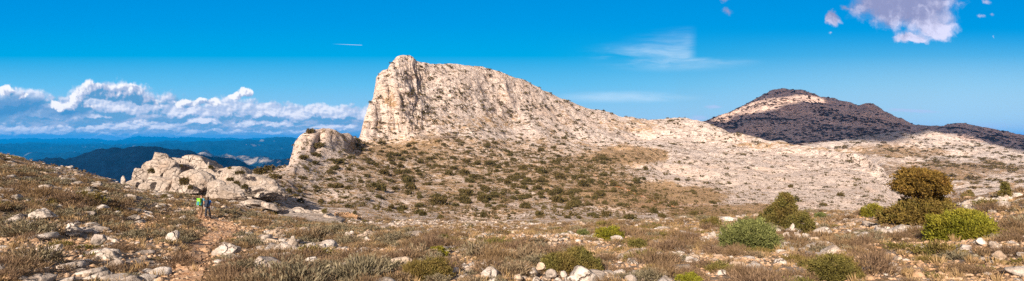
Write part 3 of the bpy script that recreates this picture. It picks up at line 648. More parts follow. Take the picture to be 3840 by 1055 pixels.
def tube(pts, rad, seg=7):
    pts = np.array(pts, float); n = len(pts); V = []; 
    for i in range(n):
        d = pts[min(i+1, n-1)]-pts[max(i-1, 0)]; d /= np.linalg.norm(d)+1e-9
        a = np.cross(d, [0.31, .2, .9]); a /= np.linalg.norm(a)+1e-9; b = np.cross(d, a)
        for s_ in range(seg):
            w_ = 2*math.pi*s_/seg; V.append(pts[i]+(a*math.cos(w_)+b*math.sin(w_))*rad[i])
    Fc = [(i*seg+s_, i*seg+(s_+1) % seg, (i+1)*seg+(s_+1) % seg, (i+1)*seg+s_) for i in range(n-1) for s_ in range(seg)]
    return np.array(V), np.array(Fc), .5
def limb(rg, p0, p1, r0, r1, n=6, j=.08):
    p0, p1 = np.array(p0, float), np.array(p1, float); L_ = np.linalg.norm(p1-p0)
    pts = [p0+(p1-p0)*i/n+(rg.normal(size=3)*j*L_ if 0 < i < n else 0) for i in range(n+1)]
    return tube(pts, [r0+(r1-r0)*i/n for i in range(n+1)])

def leaf_mat(name, dark, light, warm=None, trans=.25, wamt=.3):
    t = NT(name)
    tone = t.attr('tone'); pos = t.n('ShaderNodeNewGeometry').outputs['Position']
    rnd = t.n('ShaderNodeObjectInfo').outputs['Random']
    c = t.mixc(tone, dark, light)
    nz = t.noise(pos, 1.3, 4, .6)
    if warm: c = t.mixc(t.m('MULTIPLY', t.rng(t.m('ADD', nz, t.m('MULTIPLY', t.m('SUBTRACT', rnd, .5), .25)), .42, .66), wamt), c, warm)
    a = t.bsdf(c, .75, None, .15)
    tr = t.n('ShaderNodeBsdfTranslucent', i={'Color': c}).outputs[0]
    return t.out(t.n('ShaderNodeMixShader', i={0: trans, 1: a, 2: tr}).outputs[0])
M_grey = leaf_mat('grey_green_leaf', (.10, .082, .046), (.34, .285, .175), (.30, .18, .10), wamt=.5)
M_brown = leaf_mat('dry_twig', (.095, .058, .034), (.34, .225, .135), (.26, .17, .07), wamt=.5)
M_olive = leaf_mat('olive_leaf', (.070, .062, .018), (.25, .215, .055), (.26, .15, .05), wamt=.4)
M_straw = leaf_mat('straw', (.24, .145, .060), (.56, .39, .20), (.34, .22, .08))
M_spurge = leaf_mat('spurge_leaf', (.068, .082, .024), (.27, .28, .09), (.26, .22, .06))
M_lime = leaf_mat('bright_green_leaf', (.085, .10, .010), (.36, .33, .035), (.28, .19, .03))
M_jun = leaf_mat('juniper_leaf', (.050, .045, .011), (.27, .22, .05), (.24, .11, .03))
M_junb = leaf_mat('rusty_juniper_leaf', (.065, .042, .009), (.30, .19, .042), (.22, .09, .03), wamt=.4)
M_hill_b = leaf_mat('hillside_bush_leaf', (.050, .044, .014), (.17, .135, .045), (.18, .10, .035))
M_dark_b = leaf_mat('far_bush_leaf', (.030, .018, .010), (.08, .048, .024), (.07, .035, .018))
M_red = leaf_mat('red_leaf', (.35, .05, .02), (.65, .12, .04))
t = NT('juniper_bark'); pos = t.n('ShaderNodeTexCoord').outputs['Object']
nz = t.noise(t.map(pos, scale=(6, 6, 1.2)), 3, 6, .6)
M_bark = t.out(t.bsdf(t.mixc(t.rng(nz, .35, .65), (.10, .065, .045), (.30, .22, .16)), .95, None, .1))

def stone_mat(name, pale, grey, stain=(.40, .22, .10), lich=(.10, .085, .06), amt=.5, sc=1.0):
    t = NT(name); pos = t.n('ShaderNodeNewGeometry').outputs['Position']
    a = t.noise(pos, 2.2*sc, 9, .7); b = t.noise(pos, .7*sc, 6, .6); e = t.noise(pos, 9*sc, 6, .7)
    rnd = t.n('ShaderNodeObjectInfo').outputs['Random']
    c = t.mixc(t.rng(a, .36, .60), grey, pale)
    c = t.mixc(t.m('MULTIPLY', t.rng(b, .52, .70), amt), c, stain)
    c = t.mixc(t.m('MULTIPLY', t.rng(e, .50, .62), .6), c, lich)
    vo = t.n('ShaderNodeTexVoronoi', feature='DISTANCE_TO_EDGE', i={'Vector': t.vm('ADD', pos, t.vm('SCALE', t.noise(pos, 1.3*sc, 5, .6, out=1), .8/sc)), 'Scale': 1.3*sc}).outputs['Distance']
    ck = t.m('MULTIPLY', t.rng(vo, 0, .045, 1, 0), t.rng(a, .40, .55))
    c = t.mixc(t.m('MULTIPLY', ck, .8), c, (.09, .06, .04))
    h = t.m('SUBTRACT', t.m('ADD', a, t.m('MULTIPLY', e, .4)), t.m('MULTIPLY', ck, .5))
    bp = t.n('ShaderNodeBump', i={'Strength': .9, 'Distance': .10/sc, 'Height': h}).outputs[0]
    return t.out(t.bsdf(c, .92, bp, .15))
M_stone = stone_mat('weathered_limestone', (.62, .54, .46), (.34, .28, .225), amt=.32)
M_stone_w = stone_mat('orange_stained_limestone', (.58, .45, .33), (.36, .26, .18), (.46, .24, .09), amt=.6)
M_grav = stone_mat('orange_gravel', (.56, .38, .24), (.40, .24, .13), (.50, .25, .10), amt=.5)
M_outc = stone_mat('outcrop_limestone', (.46, .385, .32), (.31, .25, .20), (.40, .25, .15), amt=.35, sc=.35)
M_wallst = stone_mat('dry_wall_stone', (.45, .36, .28), (.28, .21, .16), amt=.5, sc=.8)
M_rust = stone_mat('rusty_stone', (.56, .36, .20), (.38, .22, .12), (.46, .22, .08), amt=.6, sc=.8)

# ------------------------------------------------------------------ rocks
def ico(sub):
    bm = bmesh.new(); bmesh.ops.create_icosphere(bm, subdivisions=sub, radius=1.0)
    V = np.array([v.co[:] for v in bm.verts]); Fc = np.array([[v.index for v in f.verts] for f in bm.faces]); bm.free(); return V, Fc
ICO = {k: ico(k) for k in (1, 2, 3, 4, 5)}
def rock(rg, sub=3, cuts=9, rough=.10, flat=.6, seed=0.0, sc=2.0):
    V, Fc = ICO[sub]; V = V.copy(); 
    for k in range(cuts):
        n = rand_dirs(1, rg)[0]; h = rg.uniform(.48, .82); d = V@n; m = d > h
        V[m] -= np.outer(d[m]-h, n)
    o = rg.uniform(0, 50, 3)
    nn = V/np.linalg.norm(V, axis=1, keepdims=True)
    f = fbm(V[:, 0]*sc+o[0], V[:, 1]*sc+o[1], V[:, 2]*sc+o[2], 4, .6, True)
    V = V+nn*(f*rough)[:, None]
    V[:, 2] *= flat
    return V, Fc
def rotz(V, a):
    c, s_ = math.cos(a), math.sin(a); W = V.copy(); W[:, 0] = V[:, 0]*c-V[:, 1]*s_; W[:, 1] = V[:, 0]*s_+V[:, 1]*c; return W
def merge_instances(protos, P, S, RZ, pick, rg, tilt=None):
    """join many placed copies of a few prototypes (V, F, tone) into one array set"""
    Vs, Fs, Ts = [], [], []; o = 0
    for k, (V, Fc, T) in enumerate(protos):
        ids = np.where(pick == k)[0]
        if len(ids) == 0: continue
        c, s_ = np.cos(RZ[ids])[:, None], np.sin(RZ[ids])[:, None]
        S_ = S[ids]; S3 = S_ if S_.ndim == 2 else np.repeat(S_[:, None], 3, 1)
        x = V[None, :, 0]*S3[:, 0:1]; y = V[None, :, 1]*S3[:, 1:2]; z = V[None, :, 2]*S3[:, 2:3]
        W = np.stack([x*c-y*s_, x*s_+y*c, z], -1)+P[ids][:, None, :]
        n = len(ids); nv = len(V)
        Vs.append(W.reshape(-1, 3)); Fs.append((Fc[None]+(np.arange(n)*nv)[:, None, None]).reshape(-1, Fc.shape[1])+o); o += n*nv
        Ts.append((np.broadcast_to(T, (nv,))[None, :]*.6+.4*rg.random(n)[:, None]).reshape(-1))
    return np.concatenate(Vs), np.concatenate(Fs), np.concatenate(Ts)

LAND = [(745, 790, 'near the two walkers'), (740, 960, 'beside the orange trail'), (900, 870, 'where the trail bends right'), (120, 640, 'high on the left slope'), (60, 760, 'on the far left slope'),
        (250, 860, 'by the pale boulder on the left slope'), (120, 990, 'in the bottom left corner'), (420, 700, 'below the standing stone'), (430, 960, 'left of the orange trail'), (420, 820, 'on the stony left slope'),
        (640, 720, 'at the foot of the rock outcrop'), (560, 830, 'left of the walkers'), (1080, 1000, 'right of the orange trail at the bottom edge'), (1080, 860, 'by the rubble heap right of the trail'), (1290, 830, 'in front of the rusty ruin'), (1350, 960, 'left of the low olive bush at the bottom'),
        (1600, 900, 'behind the small bright green bush'), (1840, 1020, 'by the white boulder at the bottom edge'), (1800, 900, 'on the plain in the middle distance'), (2010, 1030, 'among the heap of blocks at the bottom'), (2140, 900, 'behind the wide olive bush'),
        (2290, 950, 'below the bright green mound'), (2420, 1020, 'on the bare reddish ground at the bottom'), (2480, 860, 'on the heath before the red track'), (2650, 960, 'left of the large grey green bush'), (2700, 880, 'by the bush before the pale slope'),
        (2840, 1000, 'below the large grey green bush'), (2990, 900, 'below the pointed juniper'), (3150, 900, 'between the pointed juniper and the big juniper'), (3150, 1020, 'around the round olive bush at the bottom'),
        (3280, 950, 'below the long pale slab'), (3420, 900, 'on the long pale slab'), (3450, 1010, 'on the heath at the lower right'), (3640, 950, 'below the round yellow green bush'), (3720, 1030, 'in the bottom right corner'), (3790, 900, 'at the right edge of the heath'), (3760, 780, 'among the ledges at the right edge'),
        (3250, 800, 'left of the big juniper')]
def where(P):
    px = 1920+F*P[0]/P[1]; py = HZ-F*P[2]/P[1]
    return min(LAND, key=lambda l: (l[0]-px)**2+((l[1]-py)*1.6)**2)[2]
def size_word(v, cuts, words):
    for c_, w_ in zip(cuts, words):
        if v < c_: return w_
    return words[-1]
# ------------------------------------------------------------------ named bushes and trees
KEEP = []            # (x, y, radius) kept clear of scattered things
def hero(name, label, cat_, px, py, wpx, hpx, lobes, mat, clumps, per, ln, wd, clump_r, stems=None, dmin=0, dmax=1e9, fill=.25, up=.3, seed=1, field=None, group=None, sx=1.0, squash=1.0, sink=.04, extra=None):
    """lobes in units of half-width (x,y) and height (z)"""
    rg = np.random.default_rng(seed)
    p, n = (field or FA).at_px(px, py, dmin, dmax); d = p.y
    W = wpx/2/F*d; H = hpx/F*d
    e = empty(name, (p.x, p.y+W*.45, 0), 0); e.location.z = (field or FA).at_xy(p.x, p.y+W*.45) if field is None else p.z
    e.location.z = min(e.location.z, p.z+.12*H); e.location.z -= sink*H
    tag(e, label, cat_, group)
    Lb = [(x*W, y*W, z*H, a*W, b*W, c*H) for x, y, z, a, b, c in lobes]
    V, Fc, T = crown(rg, Lb, clumps, per, ln*W, wd*W, clump_r*W, fill, up, squash)
    f = obj_np('foliage', V, Fc, mat, e, False, {'tone': T})
    st = []
    for k in range(5 if stems is None else 0):
        a = rg.uniform(0, 6.28); L_ = Lb[k % len(Lb)]
        st.append(limb(rg, (rg.normal()*.05*W, rg.normal()*.05*W, -.02), (L_[0]+math.cos(a)*L_[3]*.5, L_[1]+math.sin(a)*L_[4]*.5, L_[2]+L_[5]*.2), .03*W, .008*W))
    for s_ in (stems or []):
        st.append(limb(rg, tuple(np.array(s_[0])*(W, W, H)), tuple(np.array(s_[1])*(W, W, H)), s_[2]*W, s_[3]*W, 7, .05))
    V, Fc, T = cat(st)
    obj_np('trunk' if 'tree' in name else 'stem', V, Fc, M_bark, e)
    KEEP.append((p.x, p.y+W*.4, W*.95))
    return e, W, H
dome = [(0, 0, .36, .92, .85, .60), (-.45, .1, .30, .52, .5, .5), (.45, -.1, .30, .52, .5, .46), (0, -.25, .55, .55, .5, .42)]
low_ = [(-.3, 0, .3, .66, .55, .62), (.35, .1, .28, .6, .55, .6), (0, -.3, .2, .8, .4, .5)]
hero('bush', 'large rounded grey green bush, biggest on the heath, before the pale slope', 'bush', 2832, 948, 210, 116,
     [(0, 0, .40, .86, .8, .58), (-.5, 0, .25, .5, .5, .42), (.5, 0, .30, .48, .5, .44), (-.1, -.2, .62, .5, .5, .36), (.25, .1, .55, .5, .5, .36)], M_spurge, 1500, 16, .085, .018, .12, seed=21, up=.6)
e, W, H = hero('juniper_tree', 'pointed green juniper rising behind a row of white rocks', 'tree', 2945, 858, 150, 138,
     [(-.1, 0, .25, .85, .7, .24), (-.55, 0, .16, .5, .5, .18), (.1, 0, .48, .62, .55, .24), (.22, 0, .68, .44, .4, .20), (.3, 0, .84, .26, .25, .16), (-.2, 0, .42, .4, .4, .18)],
     M_olive, 1500, 15, .11, .03, .13, stems=[((0, 0, -.02), (.12, 0, .35), .09, .06), ((.12, 0, .35), (.25, 0, .8), .06, .015), ((0, 0, .1), (-.5, 0, .25), .05, .01), ((.05, 0, .3), (.5, .1, .45), .04, .01)], seed=22)
hero('bush', 'bright olive bush pressed against the right side of the pointed juniper', 'bush', 3012, 874, 90, 76, dome, M_olive, 700, 15, .13, .035, .15, seed=23)
hero('bush', 'small dark round bush seen just above the tip of the pointed juniper', 'bush', 2988, 757, 18, 20, dome, M_hill_b, 110, 12, .3, .12, .25, seed=24, dmin=100)
# the big two-storied juniper
e, W, H = hero('juniper_tree', 'big rusty brown and green juniper with an umbrella shaped upper crown on the right', 'tree', 3475, 846, 250, 218,
     [(.2, 0, .80, .56, .5, .15), (-.1, 0, .73, .42, .4, .11), (.52, 0, .72, .38, .4, .13), (.2, .1, .90, .40, .4, .09), (.2, 0, .67, .62, .5, .08), (-.34, 0, .66, .2, .3, .06), (.05, .1, .60, .3, .3, .05)],
     M_junb, 1500, 16, .075, .022, .10, stems=[((0, 0, -.02), (-.05, 0, .3), .085, .06), ((-.05, 0, .3), (.05, 0, .6), .06, .04), ((.05, 0, .52), (-.4, 0, .68), .03, .008), ((.05, 0, .56), (.55, 0, .68), .03, .008), ((.05, 0, .6), (.1, 0, .85), .04, .01),
      ((0, 0, .05), (-.7, 0, .2), .05, .01), ((0, 0, .05), (.7, 0, .25), .05, .01), ((-.05, 0, .45), (-.3, -.2, .6), .03, .01), ((0, 0, .5), (.35, -.2, .62), .03, .01)], seed=31, squash=.6, fill=.3)
rg = np.random.default_rng(32)
Lb = [(x*W, y*W, z*H, a*W, b*W, c*H) for x, y, z, a, b, c in [(-.62, -.05, .14, .44, .4, .17), (-.2, -.1, .18, .5, .45, .22), (.3, -.1, .20, .6, .5, .26), (.72, 0, .20, .42, .4, .24), (.45, .05, .36, .45, .4, .15), (.7, .05, .34, .3, .3, .14), (-.05, .1, .30, .35, .35, .12)]]
V, Fc, T = crown(rg, Lb, 1900, 16, .075*W, .022*W, .10*W, .3, .4)
tag(obj_np('foliage', V, Fc, M_jun, e, False, {'tone': T}), 'denser green lower skirt of the juniper')
hero('bush', 'dense round yellow green bush in front of the big juniper', 'bush', 3641, 900, 212, 108, [(0, 0, .42, .9, .8, .58), (-.5, 0, .30, .5, .5, .48), (.5, 0, .32, .5, .5, .48), (.1, -.2, .60, .6, .5, .38)], M_lime, 1700, 16, .085, .018, .11, seed=33, up=.7)
hero('bush', 'small bright green mound to the left of the big juniper', 'bush', 3286, 815, 76, 48, dome, M_lime, 420, 13, .14, .03, .16, seed=34)
hero('bush', 'dark round bush on the pale slope just right of the big juniper', 'bush', 3636, 757, 40, 42, dome, M_jun, 340, 13, .2, .06, .2, seed=35, field=FB)
hero('juniper_tree', 'slim upright green juniper standing behind the ledges near the right edge', 'tree', 3780, 745, 44, 60, [(0, 0, .3, .8, .6, .28), (.1, 0, .6, .6, .5, .25), (.05, 0, .85, .4, .35, .16), (-.5, 0, .25, .4, .4, .2)], M_olive, 420, 14, .2, .06, .2,
     stems=[((0, 0, -.05), (.05, 0, .8), .12, .03), ((0, 0, .1), (-.4, 0, .3), .06, .02)], seed=36)
hero('bush', 'round olive bush at the bottom edge, lower right', 'bush', 3150, 1058, 172, 98, dome, M_olive, 1300, 16, .075, .020, .11, seed=37, up=.5)
hero('bush', 'bright green spreading mound in the middle of the heath', 'bush', 2290, 899, 98, 44, low_, M_lime, 560, 14, .12, .03, .13, seed=38, up=.5)
hero('bush', 'wide low olive bush behind the heap of pale blocks', 'bush', 2148, 1022, 214, 76, [(-.35, 0, .3, .6, .5, .6), (.2, .1, .38, .7, .55, .62), (.6, 0, .25, .4, .45, .5), (0, -.3, .2, .9, .4, .5)], M_olive, 1500, 16, .07, .018, .10, seed=39, up=.5)
hero('bush', 'little grey green mound on the plain left of the bright green one', 'bush', 2188, 884, 42, 22, low_, M_spurge, 200, 12, .2, .05, .2, seed=40)
hero('bush', 'low olive bush at the bottom edge left of the white boulder', 'bush', 1598, 1052, 178, 72, low_, M_olive, 1300, 16, .07, .018, .10, seed=41, up=.5)
hero('bush', 'small bright green bush among the rocks near the bottom centre', 'bush', 1636, 977, 84, 50, dome, M_lime, 560, 14, .12, .03, .14, seed=42)
hero('bush', 'small dark green bush at the far rim of the heath, left of centre', 'bush', 1660, 914, 40, 34, dome, M_hill_b, 260, 13, .2, .06, .2, seed=43)
hero('bush', 'tiny bright olive mound in the middle of the plain', 'bush', 1800, 911, 30, 18, low_, M_olive, 150, 12, .25, .07, .2, seed=44)
hero('bush', 'olive bush before the red track, left of the large grey green bush', 'bush', 2674, 860, 78, 42, low_, M_olive, 480, 13, .13, .03, .15, seed=45)
hero('bush', 'small pale green mound right of the pointed juniper', 'bush', 3082, 820, 38, 22, dome, M_spurge, 180, 12, .24, .06, .2, seed=46)
hero('bush', 'yellow green bush cut by the bottom edge, right of centre', 'bush', 2590, 1068, 92, 36, low_, M_lime, 480, 13, .13, .03, .14, seed=47)
hero('bush', 'small round brown green bush on the heath right of the bright green mound', 'bush', 2395, 932, 66, 28, dome, M_olive, 300, 13, .15, .04, .16, seed=48)
# a few red leaves low on the olive bush by the pointed juniper
p, n = FA.at_px(2996, 868); rg = np.random.default_rng(5)
V, Fc, T = crown(rg, [(0, 0, .2, .35, .2, .12)], 16, 8, .10, .035, .16)
rl = obj_np('shrub', V, Fc, M_red, None, False, {'tone': T}); rl.location = (p.x, p.y-.25, p.z+.05)
tag(rl, 'tiny sprig of red leaves in front of the olive bush by the pointed juniper', 'shrub')

# bushes on the rock outcrop and the knoll are set after those are built
# ------------------------------------------------------------------ bushes on the hillsides
def bush_proto(seed, clumps, per, ln, wd, cr, lobes=None):
    rg = np.random.default_rng(seed)
    lobes = lobes or [(0, 0, .38, .8, .8, .42), (rg.normal()*.4, rg.normal()*.4, .3, .55, .5, .34), (rg.normal()*.4, rg.normal()*.3, .55, .45, .45, .30)]
    return crown(rg, lobes, clumps, per, ln, wd, cr, .3, .4)
HB = [bush_proto(100+k, 90, 10, .26, .09, .26) for k in range(7)]
HBlow = [bush_proto(120+k, 16, 6, .42, .19, .34) for k in range(6)]
rg = np.random.default_rng(77)
# clustered stands on the slope, single bushes on the bare rock
dens_ = np.zeros_like(dA)
dens_ = np.where(dA > 95, .5+.7*blob(PXf, PYf, 1800, 640, 420, 120)+.5*blob(PXf, PYf, 2150, 700, 250, 70)+.5*blob(PXf, PYf, 1330, 620, 200, 60), 0)
dens_ *= np.where(dA > 60, 1, 0)*(1-.9*pale)*(1.3+sstep(-.1, .5, vnoise(PA[..., 0]/26, PA[..., 1]/26, 2.5)))
dens_ *= 1-.85*sstep(2400, 2700, PXf)*(dA > 150)*(PYf > 540)
dens_ *= 1-sstep(.55, .75, 1-FA.N[..., 2])*.7
P, N, ix = FA.scatter(1800, dens_ > 0, rg, dens_/np.maximum(dA, 100)**.1)
sz = rg.gamma(2.6, .26, len(P))+.35; sz = np.clip(sz, .4, 2.4)*np.interp(P[:, 1], [90, 200, 600], [.72, .88, 1.15])
cw_ = np.gradient(PXA)[None, :]*np.abs(np.gradient(PYf, axis=0))
wM = pale*(dA > 180)*(.10+sstep(-.25, .45, fbm(PXf/90, PYf/45, 7.5, 3)))*(1+1.2*blob(PXf, PYf, 1800, 430, 330, 130))*(1-.6*blob(PXf, PYf, 2850, 650, 300, 90))
PM, NM, ixm = FA.scatter(760, wM > 0, rg, wM*cw_/np.maximum(FA.area, 1e-3))
sM = np.clip(rg.gamma(3, .28, 760)+.4, .5, 2.3)*np.interp(PM[:, 1], [200, 400, 600], [.6, .85, 1.15])
P = np.concatenate([P, PM]); sz = np.concatenate([sz, sM])
ang = sz/P[:, 1]
order = np.argsort(-ang)
HBmesh = [mesh_np('hillside_bush', V, Fc, M_hill_b, False, {'tone': T}) for V, Fc, T in HB]
HLAND = [(1250, 540, 'on the knoll left of the mountain'), (1230, 640, 'beside the pale track up to the knoll'), (1450, 470, 'at the foot of the big cliff'), (1640, 520, 'near the dry stone wall under the mountain'), (1480, 620, 'on the stony slope below the cliff'),
         (1480, 740, 'low on the slope above the rusty ruin'), (1750, 620, 'on the brown slope below the mountain'), (1800, 730, 'low on the brown slope in the centre'), (1980, 680, 'on the brown slope right of centre'), (2150, 680, 'on the slope above the red track'),
         (2150, 780, 'in the hollow before the red track'), (2350, 600, 'by the brown patch below the saddle'), (2450, 560, 'on the pale rock right of the brown patch'), (2350, 480, 'just under the low saddle'), (1700, 350, 'high on the pale mountain face'), (1900, 380, 'on the upper slope of the mountain'),
         (2100, 450, 'on the right shoulder of the mountain'), (1750, 450, 'by the brown patch on the mountain'), (2600, 520, 'on the crest of the pale right ridge'), (2700, 650, 'on the bare pale slope at the right'), (2950, 700, 'low on the bare pale slope behind the pointed juniper'), (3200, 650, 'on the right end of the pale slope'), (2500, 720, 'beside the red track'), (1420, 350, 'on the cliff face')]
def hwhere(P):
    px = 1920+F*P[0]/P[1]; py = HZ-F*P[2]/P[1]
    return min(HLAND, key=lambda l: (l[0]-px)**2+((l[1]-py)*2)**2)[2]
NIND = 290
for q, i in enumerate(order[:NIND]):
    k = int(rg.integers(len(HBmesh)))
    o = link(bpy.data.objects.new('hillside_bush', HBmesh[k])); s_ = sz[i]
    e_ = rg.uniform(.8, 1.15); fz = rg.uniform(.8, 1.35)
    o.location = (P[i, 0], P[i, 1], P[i, 2]-.14*s_); o.scale = (s_*e_, s_*e_, s_*fz); o.rotation_euler = (0, 0, rg.uniform(0, 6.28))
    sw = size_word(s_, (1.1, 1.6, 9), ('small', 'middling', 'large')); fw = 'low spreading' if fz < .95 else ('rounded' if fz < 1.15 else 'tall tufted')
    tag(o, f'{sw} {fw} dark green bush {hwhere(P[i])}', 'bush', 'dark bushes dotted over the rocky hillsides')
rest = order[NIND:]
V, Fc, T = merge_instances(HBlow, P[rest]-np.array([0, 0, .1])*sz[rest][:, None], np.stack([sz[rest]*1.1, sz[rest]*1.1, sz[rest]*.75], 1), rg.uniform(0, 6.28, len(rest)), rg.integers(0, 6, len(rest)), rg)
tag(obj_np('hillside_scrub', V, Fc, M_hill_b, None, False, {'tone': T}), 'smaller dark bushes thinly sprinkled over the slopes', 'scrub', kind='stuff')
# low brown and olive ground scrub between the ribs of rock
w2 = np.where(dA > 62, (veg-.12)*(1-.55*pale), 0)*(.12+sstep(-.1, .5, vnoise(PA[..., 0]/9, PA[..., 1]/9, 5.5)))
w2 = np.clip(w2, 0, None)*(1-sstep(.6, .8, 1-FA.N[..., 2]))
P2, N2, ix = FA.scatter(9000, w2 > 0, rg, w2/np.maximum(dA, 80)**.8)
s2 = rg.gamma(3, .07, len(P2))+.14; s2 *= np.interp(P2[:, 1], [60, 150, 500], [.7, 1.0, 1.5])
LS = [bush_proto(140+k, 9, 4, .55, .25, .4, [(0, 0, .2, .8, .8, .4)]) for k in range(6)]
V, Fc, T = merge_instances(LS, P2-np.array([0, 0, .05]), np.stack([s2*1.2, s2*1.2, s2*.7], 1), rg.uniform(0, 6.28, len(P2)), rg.integers(0, 6, len(P2)), rg)
M_scr = leaf_mat('low_scrub_leaf', (.11, .075, .035), (.30, .22, .11), (.28, .17, .09), wamt=.6)
tag(obj_np('ground_scrub', V, Fc, M_scr, None, False, {'tone': T}), 'low brown and olive scrub covering the valley slopes', 'scrub', kind='stuff')

wT = (dA > 110)*(1-.55*pale)*(.15+sstep(-.2, .5, fbm(PXf/60, PYf/30, 3.5, 3)))*(1-sstep(.7, .9, 1-FA.N[..., 2]))
P3, N3, ix3 = FA.scatter(5200, wT > 0, rg, wT*cw_/np.maximum(FA.area, 1e-3))
s3 = (rg.gamma(2.5, .13, len(P3))+.22)*np.interp(P3[:, 1], [110, 300, 600], [.6, 1.0, 1.5])
V, Fc, T = merge_instances(LS, P3, np.stack([s3, s3, s3*.9], 1), rg.uniform(0, 6.28, len(P3)), rg.integers(0, 6, len(P3)), rg)
tag(obj_np('hillside_scrub', V, Fc, M_hill_b, None, False, {'tone': T}), 'tiny tufts of scrub in the cracks of the pale rock', 'scrub', kind='stuff')
# bushes on the hill behind and on the second mountain
tB = SB[:, None]+0*dB
wB = np.where(tB < 5, .55+.8*blob(PXb, PYb, 3350, 565, 260, 30)+.5*blob(PXb, PYb, 3600, 600, 300, 60), 0)
wB = wB*(.35+sstep(-.2, .4, vnoise(PB[..., 0]/30, PB[..., 1]/30, 1.5)))
Pb, Nb, ixb = FB.scatter(1500, wB > 0, rg, wB*np.where(tB < 5, 1, 0)/np.maximum(dB, 200)**.4)
sb = np.clip(rg.gamma(3, .35, len(Pb))+.6, .6, 3.4)
V, Fc, T = merge_instances(HBlow, Pb-np.array([0, 0, .1])*sb[:, None], np.stack([sb*1.1, sb*1.1, sb*.8], 1), rg.uniform(0, 6.28, len(Pb)), rg.integers(0, 6, len(Pb)), rg)
tag(obj_np('hillside_scrub', V, Fc, M_hill_b, None, False, {'tone': T}), 'dark bushes dotted over the gully and hill at the right', 'scrub', kind='stuff')
wC = np.where((tB > 5.3) & (tB < 9.6), 1.0, 0)*np.interp(tB, [5.3, 7.2, 8.2, 9.4], [1, 1, .45, .05])*(.15+sstep(-.25, .3, fbm(PB[..., 0]/70, PB[..., 1]/70, 4.5, 3)))
Pc, Nc, ixc = FB.scatter(4200, wC > 0, rg, wC)
sc_ = np.clip(rg.gamma(3.5, .55, len(Pc))+1.0, 1.2, 5.0)
V0, F0 = ICO[1]
CB = []
for k in range(6):
    Vr = V0*(1+.35*rg.normal(size=(len(V0), 1))*.6); Vr = Vr*np.array([1.2, 1.0, .62]); CB.append((Vr, F0, rg.random(len(V0))))
V, Fc, T = merge_instances(CB, Pc, sc_, rg.uniform(0, 6.28, len(Pc)), rg.integers(0, 6, len(Pc)), rg)
tag(obj_np('hillside_scrub', V, Fc, M_dark_b, None, False, {'tone': T}), 'dark bushes crowding the lower flank of the second mountain', 'scrub', kind='stuff')
# ------------------------------------------------------------------ rock outcrops built of rounded boulders and slabs
def px_to(px, py, d): return np.array([(px-1920)/F*d, d, (HZ-py)/F*d])
def boulders(name, specs, mat, seed, sub=5, rough=.075, label=None, cat_='rocks', sc=1.7, cuts=16):
    rg = np.random.default_rng(seed); parts = []
    for sp in specs:
        px, py, rx, ry, d = sp[:5]; tilt = sp[5] if len(sp) > 5 else 0; dep = sp[6] if len(sp) > 6 else 1.0
        V, Fc = rock(rg, sub, cuts, rough, 1.0, sc=sc)
        nn = V/np.linalg.norm(V, axis=1, keepdims=True)
        k = fbm(V[:, 0]*5+seed, V[:, 1]*5, V[:, 2]*5, 4, .55, True); V = V+nn*(k*.07)[:, None]
        a, c = rx/F*d*1.08, ry/F*d*1.1
        lo_ = V[:, 2] < 0; kk = np.minimum(1/np.sqrt(np.clip(1-V[:, 2]**2, .2, 1)), 1.7); V[lo_, 0] *= kk[lo_]; V[lo_, 1] *= kk[lo_]; V[lo_, 2] *= 1.35
        V = V*np.array([a, max(a*.62, c*.8)*dep, c])
        ct, st = math.cos(tilt), math.sin(tilt); x = V[:, 0]*ct+V[:, 2]*st; z = -V[:, 0]*st+V[:, 2]*ct; V = np.stack([x, V[:, 1], z], 1)
        parts.append((V+px_to(px, py, d), Fc, 0.5))
    V, Fc, T = cat(parts)
    o = obj_np(name, V, Fc, mat, None, sub > 4)
    x0 = V.mean(0); V2 = V-x0; o.data.vertices.foreach_set('co', np.ascontiguousarray(V2, np.float32).ravel()); o.location = x0
    tag(o, label, cat_); return o
def single(name, label, cat_, px, py_top, py_bot, w, mat, seed, taper=.0, sub=4, d=None, rough=.15, cuts=15, dep=.8, tilt=0, group=None, sink=.12):
    rg = np.random.default_rng(seed)
    p, n = FA.at_px(px, py_bot); d = d or p.y
    base = (p.x, p.y+.15*w/F*p.y, FA.at_xy(p.x, p.y+.15*w/F*p.y)) if d == p.y else ((px-1920)/F*d, d, (HZ-py_bot)/F*d)
    V, Fc = rock(rg, sub, cuts, rough, 1.0); V = V/np.abs(V).max(0)
    H = (py_bot-py_top)/F*d; W = w/F*d
    zt = (V[:, 2]+1)/2; k = 1-taper*zt
    V = np.stack([V[:, 0]*W/2*k, V[:, 1]*W/2*dep*k, zt*H*(1+sink)-H*sink], 1)
    V[:, 0] += V[:, 2]*tilt
    o = obj_np(name, V, Fc, mat, None, False); o.location = base; tag(o, label, cat_, group)
    KEEP.append((base[0], base[1]+.2*W, W*.6)); return o
OUT = [(735, 655, 160, 58, 97, .12), (870, 685, 135, 50, 98, .16), (640, 645, 80, 54, 96),
       (600, 590, 30, 20, 90, .1), (628, 608, 26, 18, 91, .3), (600, 638, 60, 52, 87.5, .38), (645, 668, 34, 36, 86, .5), (545, 662, 36, 42, 87, -.2), (508, 688, 34, 26, 86, -.35),
       (606, 692, 50, 28, 83, .25), (560, 700, 34, 18, 82), (668, 686, 25, 30, 83, .1), (669, 650, 10, 9, 84.5), (742, 684, 62, 40, 85, .22), (708, 706, 30, 18, 82),
       (808, 710, 46, 30, 81, .05), (866, 722, 66, 28, 80, .16), (900, 676, 72, 42, 93, .2), (965, 692, 74, 36, 93, .22), (1015, 712, 56, 24, 91, .15), (945, 716, 40, 16, 88), (860, 652, 44, 24, 95, .12), (1000, 724, 36, 12, 88), (700, 624, 70, 20, 96, .05), (770, 638, 56, 18, 97, .1), (826, 650, 46, 15, 97, .15)]
